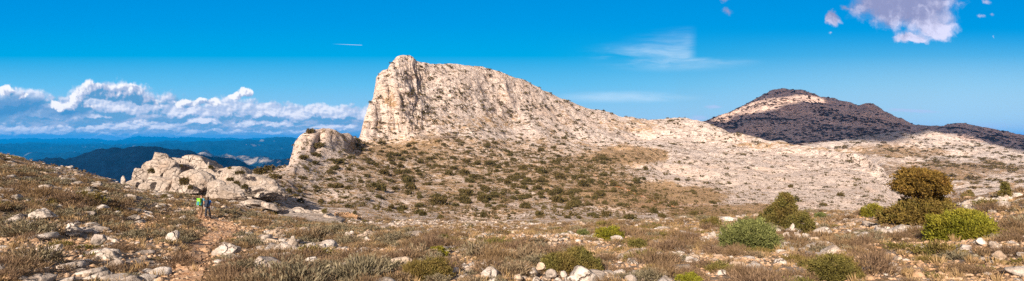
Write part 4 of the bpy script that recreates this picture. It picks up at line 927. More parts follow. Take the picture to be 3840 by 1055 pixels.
boulders('rock_outcrop', OUT, M_outc, 301, 5, .10, 'large outcrop of rounded grey limestone boulders and whalebacks beyond the two walkers', sc=1.6, cuts=9)
SL = [(960, 762, 60, 15, 66, .05, 1.2), (1010, 770, 40, 11, 64, .1), (905, 772, 26, 8, 64)]
boulders('rock_slab', SL, M_outc, 305, 4, .08, 'low pale slab on the flat to the right of the walkers')
SL = [(1150, 824, 120, 15, 63, .1, 2.2), (1075, 800, 34, 17, 66, .1), (1115, 796, 30, 18, 67, .1), (1150, 802, 28, 16, 66), (1060, 826, 64, 12, 60, .08, 1.5), (1125, 838, 80, 16, 56, .12, 1.6), (1190, 800, 18, 15, 66), (1215, 806, 24, 17, 66, .3), (1245, 822, 38, 20, 64, .35), (1270, 842, 34, 13, 62, .35), (1185, 852, 60, 12, 56, .2, 1.5), (1215, 868, 46, 9, 54, .2)]
boulders('rock_outcrop', SL, M_outc, 311, 4, .085, 'long low outcrop of grey slabs left of the rusty ruin')
SL = [(1445, 858, 22, 20, 58), (1478, 858, 30, 19, 59, .1), (1512, 868, 22, 13, 58), (1430, 872, 14, 9, 57), (1562, 868, 26, 14, 60), (1540, 878, 18, 8, 60)]
boulders('rock_outcrop', SL, M_outc, 315, 4, .085, 'squat grey outcrop at the rim of the heath right of the ruin')
SL = [(1352, 858, 60, 8, 70, .06, 1.6), (1320, 848, 30, 6, 74)]
boulders('rock_slab', SL, M_outc, 317, 3, .08, 'thin dark edged slab below the rusty ruin')
SL = [(3640, 772, 36, 22, 33, .15), (3690, 760, 40, 22, 34), (3735, 756, 36, 15, 34, -.2), (3768, 748, 20, 22, 34, .3), (3804, 750, 30, 27, 34, -.25), (3840, 762, 40, 24, 33), (3700, 792, 62, 18, 31, -.1, 1.4), (3770, 786, 50, 18, 31, -.1), (3820, 790, 36, 16, 30), (3728, 800, 14, 22, 30, .3), (3650, 800, 46, 12, 31, 0, 1.3)]
boulders('rock_ledge', SL, M_stone, 321, 4, .20, 'stepped pale ledges of rock at the right edge, below the slim juniper')
SL = [(3310, 868, 46, 16, 27, .1, 1.3), (3370, 870, 56, 20, 26.5, -.1, 1.3), (3440, 868, 54, 20, 27, .05, 1.3), (3500, 866, 46, 18, 27.5, .1, 1.2), (3390, 890, 36, 12, 25.5, .1)]
boulders('rock_slab', SL, M_stone, 325, 4, .20, 'long pale cracked slab in front of the big juniper')
SL = [(3240, 892, 38, 26, 24.2, -.3), (3258, 905, 34, 22, 23.8, .1), (3228, 908, 34, 16, 23.8, -.2), (3274, 914, 34, 12, 23.6)]
boulders('rock_ledge', SL, M_stone, 327, 4, .20, 'jagged pale rock left of the long slab')
for k, (px, pt, pb, w_, lab, tl) in enumerate([(2952, 872, 902, 44, 'white craggy boulder before the pointed juniper, left one of three', 0), (2990, 874, 900, 42, 'white craggy boulder before the pointed juniper, middle one of three', 0), (3024, 876, 896, 40, 'low white boulder before the olive bush, right one of three', 0),
                                       (2920, 856, 878, 34, 'low white rock at the left foot of the pointed juniper', 0), (3062, 872, 888, 34, 'small white rock right of the olive bush by the pointed juniper', 0), (2966, 836, 874, 26, 'white rock standing on edge against the pointed juniper', .35)]):
    single('boulder', lab, 'boulder', px, pt, pb, w_, M_stone, 520+k, .3, tilt=tl)
SL = [(2455, 985, 60, 9, 13.2, -.05, 1.2), (2530, 992, 60, 10, 13.2, 0, 1.2), (2600, 985, 60, 11, 13.6, .05, 1.2), (2640, 998, 40, 9, 13)]
boulders('rock_slab', SL, M_stone, 331, 4, .12, 'flat crumbling slab across the bare reddish ground at the bottom')
# standing stone
rg = np.random.default_rng(41)
single('standing_stone', 'lone upright stone on the skyline left of the big outcrop', 'stone', 462, 653, 699, 25, M_stone, 411, .45, d=83, rough=.05)
single('boulder', 'pale rounded boulder on the left slope', 'boulder', 258, 836, 878, 82, M_stone, 412, .35)
single('boulder', 'blocky cracked boulder with a lichened face, lower left', 'boulder', 200, 916, 972, 84, M_stone, 413, .3)
single('boulder', 'long pale rock lying on the far left slope', 'boulder', 145, 780, 822, 112, M_stone, 414, .4)
single('boulder', 'dark shaded boulder right of the pale rounded one', 'boulder', 362, 872, 922, 66, M_outc, 415, .2)
single('boulder', 'cracked rock left of the trail, beside a grey bush', 'boulder', 412, 928, 976, 76, M_stone, 416, .25)
single('boulder', 'wide pale boulder on the right bank of the trail', 'boulder', 848, 910, 964, 122, M_stone, 417, .35)
single('boulder', 'white rounded boulder on the left bank of the trail', 'boulder', 642, 866, 910, 64, M_stone, 418, .3)
single('boulder', 'orange stained rocks at the right end of the trail bend', 'boulder', 1025, 856, 890, 74, M_stone_w, 419, .2)
single('boulder', 'big white boulder cracked across, at the bottom edge', 'boulder', 1844, 1002, 1052, 100, M_stone, 420, .35)
single('boulder', 'pale upright boulder in the rubble heap right of the trail', 'boulder', 1096, 884, 940, 44, M_stone, 421, .3)
single('boulder', 'long flat boulder in the rubble heap right of the trail', 'boulder', 1160, 906, 936, 76, M_stone, 422, .2)
single('boulder', 'white rock shining on the rim in front of the ruin', 'boulder', 1300, 868, 898, 46, M_stone, 423, .4)
single('boulder', 'flat white rock right of the shining one', 'boulder', 1372, 888, 904, 34, M_stone, 424, .3)
single('boulder', 'pale cracked boulder left of the large grey green bush', 'boulder', 2728, 862, 896, 66, M_stone, 425, .35)
single('boulder', 'small pale boulder left of the pale cracked one', 'boulder', 2676, 868, 892, 36, M_stone, 426, .35)
single('boulder', 'flat topped pale block below the large grey green bush', 'boulder', 2762, 980, 1010, 52, M_stone_w, 427, .1)
single('boulder', 'small white wedge of rock at the bottom right of centre', 'boulder', 2712, 1010, 1034, 38, M_stone, 428, .4)
single('boulder', 'orange and grey boulder at the lower right corner', 'boulder', 3758, 940, 980, 62, M_stone_w, 429, .4)
single('boulder', 'pale boulder below the round yellow green bush', 'boulder', 3690, 890, 924, 60, M_stone, 430, .4)
single('boulder', 'grey white boulder right of the pale one below the yellow green bush', 'boulder', 3738, 905, 938, 48, M_stone, 431, .3)
single('boulder', 'pale tilted rock on the heath at the lower right', 'boulder', 3372, 998, 1030, 34, M_stone, 432, .3)
# heap of blocks, bottom centre
for k, (px, pt, pb, wd_, m_) in enumerate([(1968, 992, 1030, 44, M_stone), (2002, 1004, 1040, 36, M_stone), (2030, 984, 1018, 46, M_stone_w), (2066, 1010, 1046, 50, M_outc), (2112, 1016, 1040, 30, M_stone), (2152, 1030, 1062, 42, M_stone), (2184, 1018, 1040, 26, M_stone_w), (2214, 1018, 1048, 34, M_stone_w), (2232, 1032, 1060, 26, M_stone), (1945, 1026, 1056, 40, M_stone_w), (2010, 1038, 1064, 40, M_stone), (2086, 1042, 1066, 44, M_stone), (2310, 1040, 1062, 46, M_outc), (2370, 1030, 1062, 62, M_outc)]):
    single('block', ['squared white block', 'grey angular block', 'orange tinged leaning block', 'dark slab like block', 'small white block', 'rounded white block', 'little tan block', 'tan wedge block', 'narrow upright block', 'brownish flat block', 'low pale block', 'white broken block', 'flat grey block', 'broad grey paving like block'][k]+' in the heap along the bottom edge, '+['at its left end', 'behind the first blocks', 'touching the wide olive bush', 'left of the bush', 'below the bush', 'in front of the bush', 'under the bush', 'right of the rounded one', 'at the foot of the bush', 'lowest on the left', 'low on the left', 'low in the middle', 'right of the heap', 'at its right end'][k],
           'block', px, pt, pb, wd_, m_, 440+k, .15, sub=3, cuts=11, group='blocks heaped along the bottom edge')
# cairns on the outcrop
for k, (px, pt, pb, w_, dd) in enumerate([(706, 586, 600, 5, 95), (676, 599, 606, 4, 93), (686, 597, 606, 4, 93), (694, 600, 607, 4, 93), (782, 611, 618, 9, 95)]):
    rg = np.random.default_rng(500+k); parts = []; H = (pb+6-pt)/F*dd; W = w_/F*dd; z = 0; q = 0
    while z < H:
        V, Fc = rock(rg, 2, 8, .05, 1.0); h = H*.2*rg.uniform(.8, 1.2); f_ = 1-.45*z/H
        parts.append((V*np.array([W*.62*f_, W*.55*f_, h*.62])+[rg.normal()*.02, rg.normal()*.02, z+h*.4], Fc, .5)); z += h*.8
    V, Fc, T = cat(parts); o = obj_np('cairn', V, Fc, M_stone); o.location = px_to(px, pb+6, dd)
    tag(o, ['tall slim cairn standing highest on the crest of the outcrop', 'small cairn, leftmost of the three low ones on the outcrop', 'small cairn, middle one of the three low ones on the outcrop', 'small cairn, rightmost of the three low ones on the outcrop', 'squat tan cairn at the right end of the outcrop crest'][k], 'cairn', 'cairns on the outcrop')
# dry stone wall that carries the track under the mountain
rg = np.random.default_rng(61); parts = []
xs = np.arange(1555, 1728, 1.35)
for row in range(4):
    for x_ in xs:
        p, n = FA.at_px(x_, 519-2.0*abs((x_-1640)/85)**2, 250, 420) if row == 0 else (None, None)
        if row == 0: parts.append([x_, p.y])
pts = parts; parts = []
dd = np.convolve(np.pad([q[1] for q in pts], 6, mode='edge'), np.ones(13)/13, 'valid')
for row in range(4):
    for (x_, _), d_ in zip(pts, dd):
        V, Fc = rock(rg, 1, 5, .08, 1.0); s_ = .19*rg.uniform(.8, 1.15); pz = (HZ-(518.5))/F*d_
        parts.append((V*np.array([s_*1.15, .3, s_*.95*1.25])+[(x_-1920)/F*d_+rg.normal()*.04, d_-.1+rg.normal()*.04-.05*row, pz+row*.40], Fc, .5))
V, Fc, T = cat(parts); o = obj_np('dry_stone_wall', V, Fc, M_wallst, None, False)
tag(o, 'long low dry stone wall holding up the track under the mountain', 'wall')
# the ruined round fold of rusty stone
rg = np.random.default_rng(62); parts = []
p0, n = FA.at_px(1284, 824, 60); d_ = p0.y; Rr = 40/F*d_; cx, cy = p0.x, p0.y+Rr*1.1
for k in range(64):
    a = math.pi*(-.08+1.16*k/63)
    for row in range(8):
        hmax = 2.2+2.4*math.sin(a)**2+rg.normal()*.9
        if row > hmax: continue
        V, Fc = rock(rg, 1, 5, .08, 1.0); s_ = .13*rg.uniform(.75, 1.2)*Rr/2
        X = cx+Rr*math.cos(a)*1.05; Y = cy+Rr*.9*math.sin(a)
        parts.append((rotz(V*np.array([s_*1.2, s_*1.6, s_*.8]), a+1.57)+[X+rg.normal()*.02, Y+rg.normal()*.03, FA.at_xy(X, Y)+.05+row*.185*Rr/2], Fc, .5))
V, Fc, T = cat(parts); o = obj_np('sheepfold', V, Fc, M_rust, None, False)
tag(o, 'ruined semicircular fold of rusty orange stones between the grey slabs', 'ruin')
# bushes growing on the outcrops and the cliff foot
OB = [(691, 690, 30, 22, 80, 'dark round bush in a cleft of the outcrop, directly above the walkers', M_hill_b), (568, 648, 22, 15, 84, 'small dark bush tucked under the main boulder of the outcrop', M_hill_b), (714, 708, 16, 12, 79, 'tiny dark bush at the foot of the outcrop behind the walkers', M_hill_b),
      (888, 698, 24, 18, 85, 'dark bush between two boulders at the right of the outcrop', M_hill_b), (918, 708, 22, 16, 84, 'dark bush at the lower right of the outcrop', M_hill_b), (862, 636, 14, 9, 92, 'small green bush on the right crest of the outcrop', M_olive), (900, 652, 32, 10, 90, 'flat spread bush on the right back of the outcrop', M_hill_b),
      (865, 678, 24, 11, 86, 'flat dark bush midway on the right boulder', M_hill_b), (792, 632, 18, 10, 92, 'flat bush on the bare back of the outcrop', M_hill_b), (678, 626, 13, 8, 92, 'little round bush behind the head of the outcrop', M_hill_b),
      (617, 744, 20, 13, None, 'round green cushion on the stony flat left of the walkers', M_olive), (1006, 792, 20, 14, None, 'bright green cushion at the left end of the long grey slabs', M_olive), (1126, 760, 24, 16, None, 'dark green bush on the slope above the long grey slabs', M_hill_b),
      (1218, 798, 18, 14, 63, 'green bush on top of the rounded block left of the ruin', M_olive), (1330, 806, 14, 14, None, 'dark bush at the right end of the rusty ruin', M_hill_b), (1470, 872, 30, 20, 55, 'dark green bush against the squat outcrop', M_olive), (1446, 884, 22, 10, 54, 'yellow green low cushion at the foot of the squat outcrop', M_lime)]
for k, (px, pb, w_, h_, dd_, lab, m_) in enumerate(OB):
    if dd_: loc = px_to(px, pb, dd_)
    else: p, n = FA.at_px(px, pb); loc = np.array(p); dd_ = p.y
    V, Fc, T = bush_proto(700+k, 110, 10, .24, .07, .25, dome)
    W = w_/2/F*dd_; H = h_/F*dd_
    o = obj_np('bush', V*np.array([W, W, H*1.05]), Fc, m_, None, False, {'tone': T}); o.location = loc-np.array([0, 0, H*.08]); tag(o, lab, 'bush')
# ------------------------------------------------------------------ heath: dwarf shrubs, tussocks, stones
def clear(P, extra=0.0):
    ok = np.ones(len(P), bool)
    for x, y, r in KEEP: ok &= (P[:, 0]-x)**2+(P[:, 1]-y)**2 > (r+extra)**2
    return ok
near = (dA > 6.5) & (dA < 88) & (PYf < 1095) & (PXf > -380) & (PXf < 4280)
patht = np.where(nearm, sstep(.75, 1.5, dn/wn), 1.0)
rg = np.random.default_rng(88)
def pxof(P): return 1920+F*P[:, 0]/P[:, 1], HZ-F*P[:, 2]/P[:, 1]
SH = {'grey': [cushion(rg, 170, 7, .17, .022, .72, wob=.35) for _ in range(4)], 'brown': [cushion(rg, 240, 6, .20, .010, .70, wob=.4, upright=.8) for _ in range(4)],
      'olive': [cushion(rg, 190, 7, .14, .022, .62, wob=.35) for _ in range(4)]}
SHm = {'grey': M_grey, 'brown': M_brown, 'olive': M_olive}
SHmesh = {k: [mesh_np('dwarf_shrub', V, Fc, SHm[k], False, {'tone': T}) for V, Fc, T in v] for k, v in SH.items()}
LOW = {'grey': [cushion(rg, 46, 5, .30, .040, .72, wob=.35) for _ in range(5)], 'brown': [cushion(rg, 60, 4, .34, .024, .68, wob=.4, upright=.8) for _ in range(5)], 'olive': [cushion(rg, 46, 5, .26, .042, .6, wob=.35) for _ in range(5)]}
wS = near*patht*(.16+sstep(-.25, .35, fbm(PA[..., 0]/4.0, PA[..., 1]/4.0, 1.5, 3)))*(1-.75*(dA > 62))
wS = wS*(1-.6*blob(PXf, PYf, 2000, 1040, 420, 30)*(dA < 20))
P, N, ix = FA.scatter(4800, near, rg, wS*(1/np.maximum(dA, 7))**.25)
sz = np.clip(rg.gamma(2.2, .098, len(P))+.09, .11, .80)*np.interp(P[:, 1], [8, 14, 30], [.9, 1.05, 1.2]); px_, py_ = pxof(P)
k_ = clear(P, .1); P, sz, px_, py_ = P[k_], sz[k_], px_[k_], py_[k_]
kn = vnoise(P[:, 0]/6, P[:, 1]/6, 8.5)+.9*rg.normal(size=len(P))*.5-.18*(px_ < 1300)
kind = np.where(kn < -.34, 0, np.where(kn < .62, 1, 2)); KN = ['grey', 'brown', 'olive']
order = np.argsort(-sz/P[:, 1]); order = order[(py_[order] < 1100) & (px_[order] > -15) & (px_[order] < 3855)]
top = order[:280]
cw = {'grey': 'grey green', 'brown': 'reddish brown twiggy', 'olive': 'olive'}
for i in top:
    kd = KN[kind[i]]; m_ = SHmesh[kd][int(rg.integers(4))]; s_ = sz[i]
    o = link(bpy.data.objects.new('dwarf_shrub', m_)); fz = rg.uniform(.7, 1.15)
    o.location = (P[i, 0], P[i, 1], P[i, 2]-.04*s_); o.scale = (s_*rg.uniform(.9, 1.3), s_*rg.uniform(.9, 1.2), s_*fz); o.rotation_euler = (0, 0, rg.uniform(0, 6.28))
    sw = size_word(s_, (.36, .5, 9), ('small', 'medium', 'big')); fw = 'flat' if fz < .85 else ('domed' if fz < 1.0 else 'upright')
    tag(o, f'{sw} {fw} {cw[kd]} dwarf shrub {where(P[i])}', 'shrub', 'dwarf shrubs of the stony heath')
rest = np.setdiff1d(np.arange(len(P)), top); sz = np.minimum(sz, np.interp(P[:, 1], [9, 16], [.18, .8]))
for kd in range(3):
    r_ = rest[kind[rest] == kd]; s_ = sz[r_]
    V, Fc, T = merge_instances(LOW[KN[kd]], P[r_]-np.array([0, 0, .03]), np.stack([s_*1.15, s_*1.1, s_*rg.uniform(.65, 1.1, len(s_))], 1), rg.uniform(0, 6.28, len(r_)), rg.integers(0, 5, len(r_)), rg)
    tag(obj_np('heath_scrub', V, Fc, SHm[KN[kd]], None, False, {'tone': T}), f'{cw[KN[kd]]} ground scrub of the heath', 'scrub', kind='stuff')
# straw coloured grass
TF = [tuft(rg, 34, 1.0, .7, .028) for _ in range(6)]
wG = near*np.clip(patht+.05, 0, 1)*(.12+sstep(-.3, .35, fbm(PA[..., 0]/2.5, PA[..., 1]/2.5, 6.5, 3)))*(dA < 70)
P, N, ix = FA.scatter(7600, near, rg, wG*(1/np.maximum(dA, 7))**.55)
k_ = clear(P, -.1); P = P[k_]; s_ = np.clip(rg.gamma(4, .034, len(P))+.05, .06, .34); s_ = s_*np.interp(P[:, 1], [8, 40], [.8, 1.25])
V, Fc, T = merge_instances(TF, P-np.array([0, 0, .02]), np.stack([s_*1.2, s_*1.2, s_], 1), rg.uniform(0, 6.28, len(P)), rg.integers(0, 6, len(P)), rg)
tag(obj_np('grass', V, Fc, M_straw, None, False, {'tone': T}), 'dry straw coloured grass between the stones', 'grass', kind='stuff')
# stones
RK = [rock(rg, 3, 14, .15, .62) for _ in range(10)]; RKm = {}
for nm, m_ in (('pale', M_stone), ('stained', M_stone_w), ('grey', M_outc)): RKm[nm] = [mesh_np('stone', V, Fc, m_, False) for V, Fc in RK]
wR = near*(1+.9*blob(PXf, PYf, 250, 680, 420, 110))*(.18+sstep(-.2, .45, fbm(PA[..., 0]/3.2, PA[..., 1]/3.2, 3.5, 3)))*(.12+.88*patht)*(1+2.5*blob(PXf, PYf, 1100, 920, 140, 50)+3*blob(PXf, PYf, 2050, 1040, 400, 30)+1.2*blob(PXf, PYf, 1500, 960, 500, 70))
P, N, ix = FA.scatter(11000, near, rg, wR*(1/np.maximum(dA, 7))**.25)
k_ = clear(P, -.15) ; ix = ix[k_]; P = P[k_]; kp = (patht.ravel()[ix] > .6) | (rg.random(len(P)) < .3); P = P[kp]; ix = ix[kp]; sz = np.clip(rg.gamma(1.3, .08, len(P))+.045, .045, .62); px_, py_ = pxof(P)
pd = np.interp(px_, [0, 1], [0, 0]); pt_ = patht.ravel()[ix]; sz = sz*np.interp(P[:, 1], [8, 14, 30], [.62, .85, 1.15]); sz = np.where(pt_ < .7, sz*.35, sz)
order = np.argsort(-sz/P[:, 1]); order = order[(py_[order] < 1100) & (px_[order] > -15) & (px_[order] < 3855)]; top = order[:285]
for i in top:
    nm = ['pale', 'pale', 'stained', 'grey'][int(rg.integers(4))] if px_[i] > 900 else ['pale', 'pale', 'grey'][int(rg.integers(3))]
    s_ = sz[i]; o = link(bpy.data.objects.new('stone', RKm[nm][int(rg.integers(10))])); fz = rg.uniform(.5, 1.05)
    o.location = (P[i, 0], P[i, 1], P[i, 2]+.12*s_*fz); o.scale = (s_*rg.uniform(.8, 1.35), s_*rg.uniform(.7, 1.0), s_*fz); o.rotation_euler = (rg.normal()*.12, rg.normal()*.12, rg.uniform(0, 6.28))
    sw = size_word(s_, (.22, .34, 9), ('small', 'medium', 'big')); fw = 'flat' if fz < .68 else ('blocky' if fz < .88 else 'upright')
    tag(o, f'{sw} {fw} {dict(pale="pale", stained="orange stained", grey="grey")[nm]} stone {where(P[i])}', 'stone', 'loose stones of the heath')
rest = np.setdiff1d(np.arange(len(P)), top); pick = rng.integers(0, 3, len(rest))
RL = [(*rock(rg, 2, 12, .15, .6), .5) for _ in range(10)]
for q, (nm, m_) in enumerate((('pale', M_stone), ('stained', M_stone_w), ('grey', M_stone))):
    if q == 2: continue
    r_ = rest[pick == q] if q else rest[pick != 1]; s_ = sz[r_]
    V, Fc, T = merge_instances(RL, P[r_]+np.array([0, 0, .02]), np.stack([s_*rg.uniform(.8, 1.3, len(s_)), s_*.85, s_*rg.uniform(.5, 1, len(s_))], 1), rg.uniform(0, 6.28, len(r_)), rg.integers(0, 10, len(r_)), rg)
    tag(obj_np('rubble', V, Fc, m_, None, False), f'{nm} rubble strewn over the heath', 'rubble', kind='stuff')
# gravel
RG = [(*rock(rg, 1, 5, .1, .7), .5) for _ in range(8)]
P, N, ix = FA.scatter(30000, near, rg, near*(dA < 45)*(.25+sstep(-.2, .4, fbm(PA[..., 0]/1.7, PA[..., 1]/1.7, 9.5, 3)))*(.35+.65*patht)/np.maximum(dA, 7)**1.1)
s_ = rg.gamma(2, .013, len(P))+.014; s_ *= np.interp(P[:, 1], [8, 40], [1, 2.4])
V, Fc, T = merge_instances(RG, P, s_, rg.uniform(0, 6.28, len(P)), rg.integers(0, 8, len(P)), rg)
tag(obj_np('gravel', V, Fc, M_grav, None, False), 'gravel and stone chips on the bare ground', 'gravel', kind='stuff')

# ------------------------------------------------------------------ the two walkers
def plain(name, c1, c2, rough=.8, sc=40):
    t = NT(name); n_ = t.noise(t.n('ShaderNodeTexCoord').outputs['Object'], sc, 4, .6)
    return t.out(t.bsdf(t.mixc(t.rng(n_, .35, .65), c1, c2), rough, None, .25))
def skin(name, nodes, edges, mat, parent, sub=2, root=0):
    me = bpy.data.meshes.new(name); me.from_pydata([n_[0] for n_ in nodes], edges, []); o = bpy.data.objects.new(name, me); COL.objects.link(o)
    sm = o.modifiers.new('skin', 'SKIN'); sm.use_smooth_shade = True
    for i, n_ in enumerate(nodes):
        r_ = n_[1]; o.data.skin_vertices[0].data[i].radius = r_ if isinstance(r_, tuple) else (r_, r_); o.data.skin_vertices[0].data[i].use_root = (i == root)
    ss = o.modifiers.new('sub', 'SUBSURF'); ss.levels = sub
    dg = bpy.context.evaluated_depsgraph_get(); m2 = bpy.data.meshes.new_from_object(o.evaluated_get(dg)); m2.name = name
    bpy.data.objects.remove(o); bpy.data.meshes.remove(me)
    m2.materials.clear(); m2.materials.append(mat); m2.polygons.foreach_set('use_smooth', np.ones(len(m2.polygons), bool))
    return link(bpy.data.objects.new(name, m2), parent)
def rbox(name, c, s, mat, parent, bev=.03, rot=(0, 0, 0), taper=1.0, segs=3):
    bm = bmesh.new(); bmesh.ops.create_cube(bm, size=1.0)
    for v in bm.verts:
        k = taper if v.co.z > 0 else 1.0
        v.co = Vector((v.co.x*s[0]*k, v.co.y*s[1]*k, v.co.z*s[2]))
    bmesh.ops.bevel(bm, geom=bm.edges[:], offset=bev, segments=segs, profile=.6, affect='EDGES')
    bmesh.ops.transform(bm, matrix=Matrix.Translation(c) @ Matrix.Rotation(rot[2], 4, 'Z') @ Matrix.Rotation(rot[0], 4, 'X'), verts=bm.verts)
    me = bpy.data.meshes.new(name); bm.to_mesh(me); bm.free(); me.materials.append(mat)
    me.polygons.foreach_set('use_smooth', np.ones(len(me.polygons), bool)); return link(bpy.data.objects.new(name, me), parent)
M_skin = plain('skin', (.42, .22, .14), (.50, .28, .18), .6)
def person(label, px, pyf, h, rz, shirt, shirt2, trouser, hairm, longhair, female, phase, seed):
    p, n = FA.at_px(px, pyf, 20, 60)
    e = empty('person', (p.x, p.y, p.z), rz); tag(e, label, 'person'); k = h/1.78; sw = .88 if female else 1.0
    def S(x, y, z): return (x*k, y*k, z*k)
    st = .17*phase                     # step length: one leg ahead, the other behind (facing +y)
    hip, kneeL, ankL, toeL = S(0, 0, .94), S(-.10, st*.9+.03, .50), S(-.10, st, .09), S(-.11, st+.15, .035)
    kneeR, ankR, toeR = S(.10, -st*.3+.04, .50), S(.10, -st*1.3, .12), S(.11, -st*1.3+.14, .03)
    sh = .205*sw; lean = .04
    N_ = [(hip, (.13*k, .10*k)), (S(0, .01, 1.12), (.125*k*sw, .095*k)), (S(0, lean, 1.33), (.16*k*sw, .105*k)), (S(0, lean, 1.45), (.10*k, .075*k)), (S(0, lean+.02, 1.53), .052*k), (S(0, lean+.035, 1.60), (.068*k, .080*k)), (S(0, lean+.035, 1.69), (.074*k, .090*k)), (S(0, lean+.03, 1.745), (.05*k, .06*k)),
          (S(-sh, lean, 1.42), .058*k), (S(-sh-.05, lean-.02, 1.16), .043*k), (S(-sh-.04, lean+.10, .93), .032*k), (S(-sh-.035, lean+.125, .86), (.022*k, .036*k)),
          (S(sh, lean, 1.42), .058*k), (S(sh+.05, lean-.03, 1.16), .043*k), (S(sh+.05, lean+.02, .92), .032*k), (S(sh+.045, lean+.035, .85), (.022*k, .036*k)),
          (S(-.095, 0, .88), .088*k), (kneeL, .058*k), (ankL, .042*k), (toeL, .035*k), (S(.095, 0, .88), .088*k), (kneeR, .058*k), (ankR, .042*k), (toeR, .035*k)]
    E = [(0, 1), (1, 2), (2, 3), (3, 4), (4, 5), (5, 6), (6, 7), (2, 8), (8, 9), (9, 10), (10, 11), (2, 12), (12, 13), (13, 14), (14, 15), (0, 16), (16, 17), (17, 18), (18, 19), (0, 20), (20, 21), (21, 22), (22, 23)]
    for hi, sd in ((11, -1), (15, 1)):           # five fingers on each hand
        hx_, hy_, hz_ = N_[hi][0]
        for f_ in range(4):
            a0 = len(N_); yy_ = (f_-1.5)*.018*k; ln_ = (.032, .038, .036, .028)[f_]*k
            N_.append(((hx_-sd*.002, hy_+yy_, hz_-.045*k), .0095*k)); N_.append(((hx_-sd*.006*k, hy_+yy_, hz_-.045*k-ln_), .0085*k)); N_.append(((hx_-sd*.022*k, hy_+yy_+.004, hz_-.045*k-ln_*1.6), .0075*k)); E += [(hi, a0), (a0, a0+1), (a0+1, a0+2)]
        a0 = len(N_); N_.append(((hx_-sd*.008, hy_+.038*k, hz_-.015*k), .011*k)); N_.append(((hx_-sd*.014, hy_+.052*k, hz_-.05*k), .009*k)); E += [(hi, a0), (a0, a0+1)]
    skin('body', N_, E, M_skin, e)
    q = 1.16
    b_ = skin('shirt', [(S(0, 0, .93), (.15*k, .118*k)), (S(0, .01, 1.12), (.145*k*sw, .112*k)), (S(0, lean, 1.33), (.18*k*sw, .122*k)), (S(0, lean, 1.455), (.115*k, .085*k)), (S(0, lean+.01, 1.49), (.07*k, .065*k)),
                    (S(-sh, lean, 1.42), .073*k), (S(-sh-.035, lean-.01, 1.26), .062*k), (S(sh, lean, 1.42), .073*k), (S(sh+.035, lean-.01, 1.26), .062*k)], [(0, 1), (1, 2), (2, 3), (3, 4), (2, 5), (5, 6), (2, 7), (7, 8)], shirt, e)
    skin('trousers', [(S(0, 0, .99), (.142*k, .112*k)), (S(0, 0, .90), (.15*k, .12*k)), (S(-.095, 0, .84), .102*k), (tuple(np.array(kneeL)), .078*k), (tuple(np.array(ankL)+(0, 0, .03)), .066*k), (S(.095, 0, .84), .102*k), (tuple(np.array(kneeR)), .078*k), (tuple(np.array(ankR)+(0, 0, .03)), .066*k)],
         [(0, 1), (1, 2), (2, 3), (3, 4), (1, 5), (5, 6), (6, 7)], trouser, e)
    for a_, t_ in ((ankL, toeL), (ankR, toeR)):
        skin('boot', [(tuple(np.array(a_)+(0, -.02, .02)), .055*k), (tuple(np.array(a_)+(0, -.03, -.045)), .05*k), (tuple(np.array(t_)), (.045*k, .032*k))], [(0, 1), (1, 2)], M_boot, e)
    hn = [(S(0, lean+.015, 1.66), (.080*k, .088*k)), (S(0, lean+.03, 1.72), (.083*k, .095*k)), (S(0, lean+.04, 1.765), (.055*k, .07*k))]; he = [(0, 1), (1, 2)]
    if longhair: hn += [(S(0, lean-.05, 1.58), (.075*k, .05*k)), (S(.01, lean-.075, 1.47), (.06*k, .035*k)), (S(.01, lean-.08, 1.40), (.03*k, .02*k))]; he += [(0, 3), (3, 4), (4, 5)]
    skin('hair', hn, he, hairm, e)
    for sd in (-1, 1): skin('ear', [(S(sd*.078, lean+.035, 1.66), (.010*k, .018*k)), (S(sd*.086, lean+.025, 1.69), (.010*k, .020*k))], [(0, 1)], M_skin, e)
    return e, k
M_boot = plain('boot_leather', (.05, .035, .025), (.09, .06, .04)); M_teal = plain('teal_cotton', (.10, .32, .42), (.14, .40, .50)); M_blue = plain('blue_cotton', (.015, .16, .55), (.02, .22, .68))
M_tan = plain('brown_canvas', (.14, .085, .05), (.19, .12, .075)); M_dkt = plain('dark_cloth', (.018, .020, .028), (.03, .033, .045)); M_hd = plain('dark_hair', (.020, .012, .008), (.05, .03, .02))
M_green = plain('lime_nylon', (.14, .40, .02), (.21, .52, .03), .5); M_nylon = plain('navy_nylon', (.012, .018, .035), (.025, .035, .06), .5); M_tealn = plain('teal_nylon', (.03, .16, .22), (.05, .22, .30), .5); M_sil = plain('grey_webbing', (.20, .21, .22), (.30, .31, .32), .6)
e1_, k1 = person('man in a teal shirt and brown trousers walking away, left of the pair', 754, 817, 1.80, R(-6), M_teal, None, M_tan, M_hd, False, False, 1, 1)
e2_, k2 = person('woman in a bright blue shirt and dark trousers walking away, right of the pair', 779, 820, 1.70, R(8), M_blue, None, M_dkt, M_hd, True, True, -1, 2)
def pack(e, k, label, main, side, h, w_, lid):
    o = empty('backpack', e.location+Vector((0, 0, 1.02*k)), e.rotation_euler.z); tag(o, label, 'backpack')
    rbox('pack_bag', Vector((0, -.19*k, .20*k)), (w_*k, .20*k, h*k), main, o, .06*k, (-.05, 0, 0), .86)
    rbox('lid', Vector((0, -.19*k, (.20+h/2)*k)), (w_*.9*k, .21*k, .09*k), lid, o, .04*k, (-.05, 0, 0))
    rbox('front_pocket', Vector((.01*k, -.305*k, .12*k)), (w_*.52*k, .06*k, h*.55*k), side, o, .025*k, (-.05, 0, 0))
    for sd in (-1, 1):
        rbox('side_pocket', Vector((sd*(w_/2+.015)*k, -.18*k, .05*k)), (.05*k, .12*k, .20*k), side, o, .02*k)
        V, Fc, T = tube([(sd*.10*k, -.10*k, .38*k), (sd*.12*k, .02*k, .48*k), (sd*.12*k, .15*k, .36*k), (sd*.13*k, .13*k, .16*k), (sd*.12*k, -.08*k, .02*k)], [.018*k]*5, 6)
        obj_np('strap', V, Fc, M_sil if lid is main else M_dkt, o)
    return o
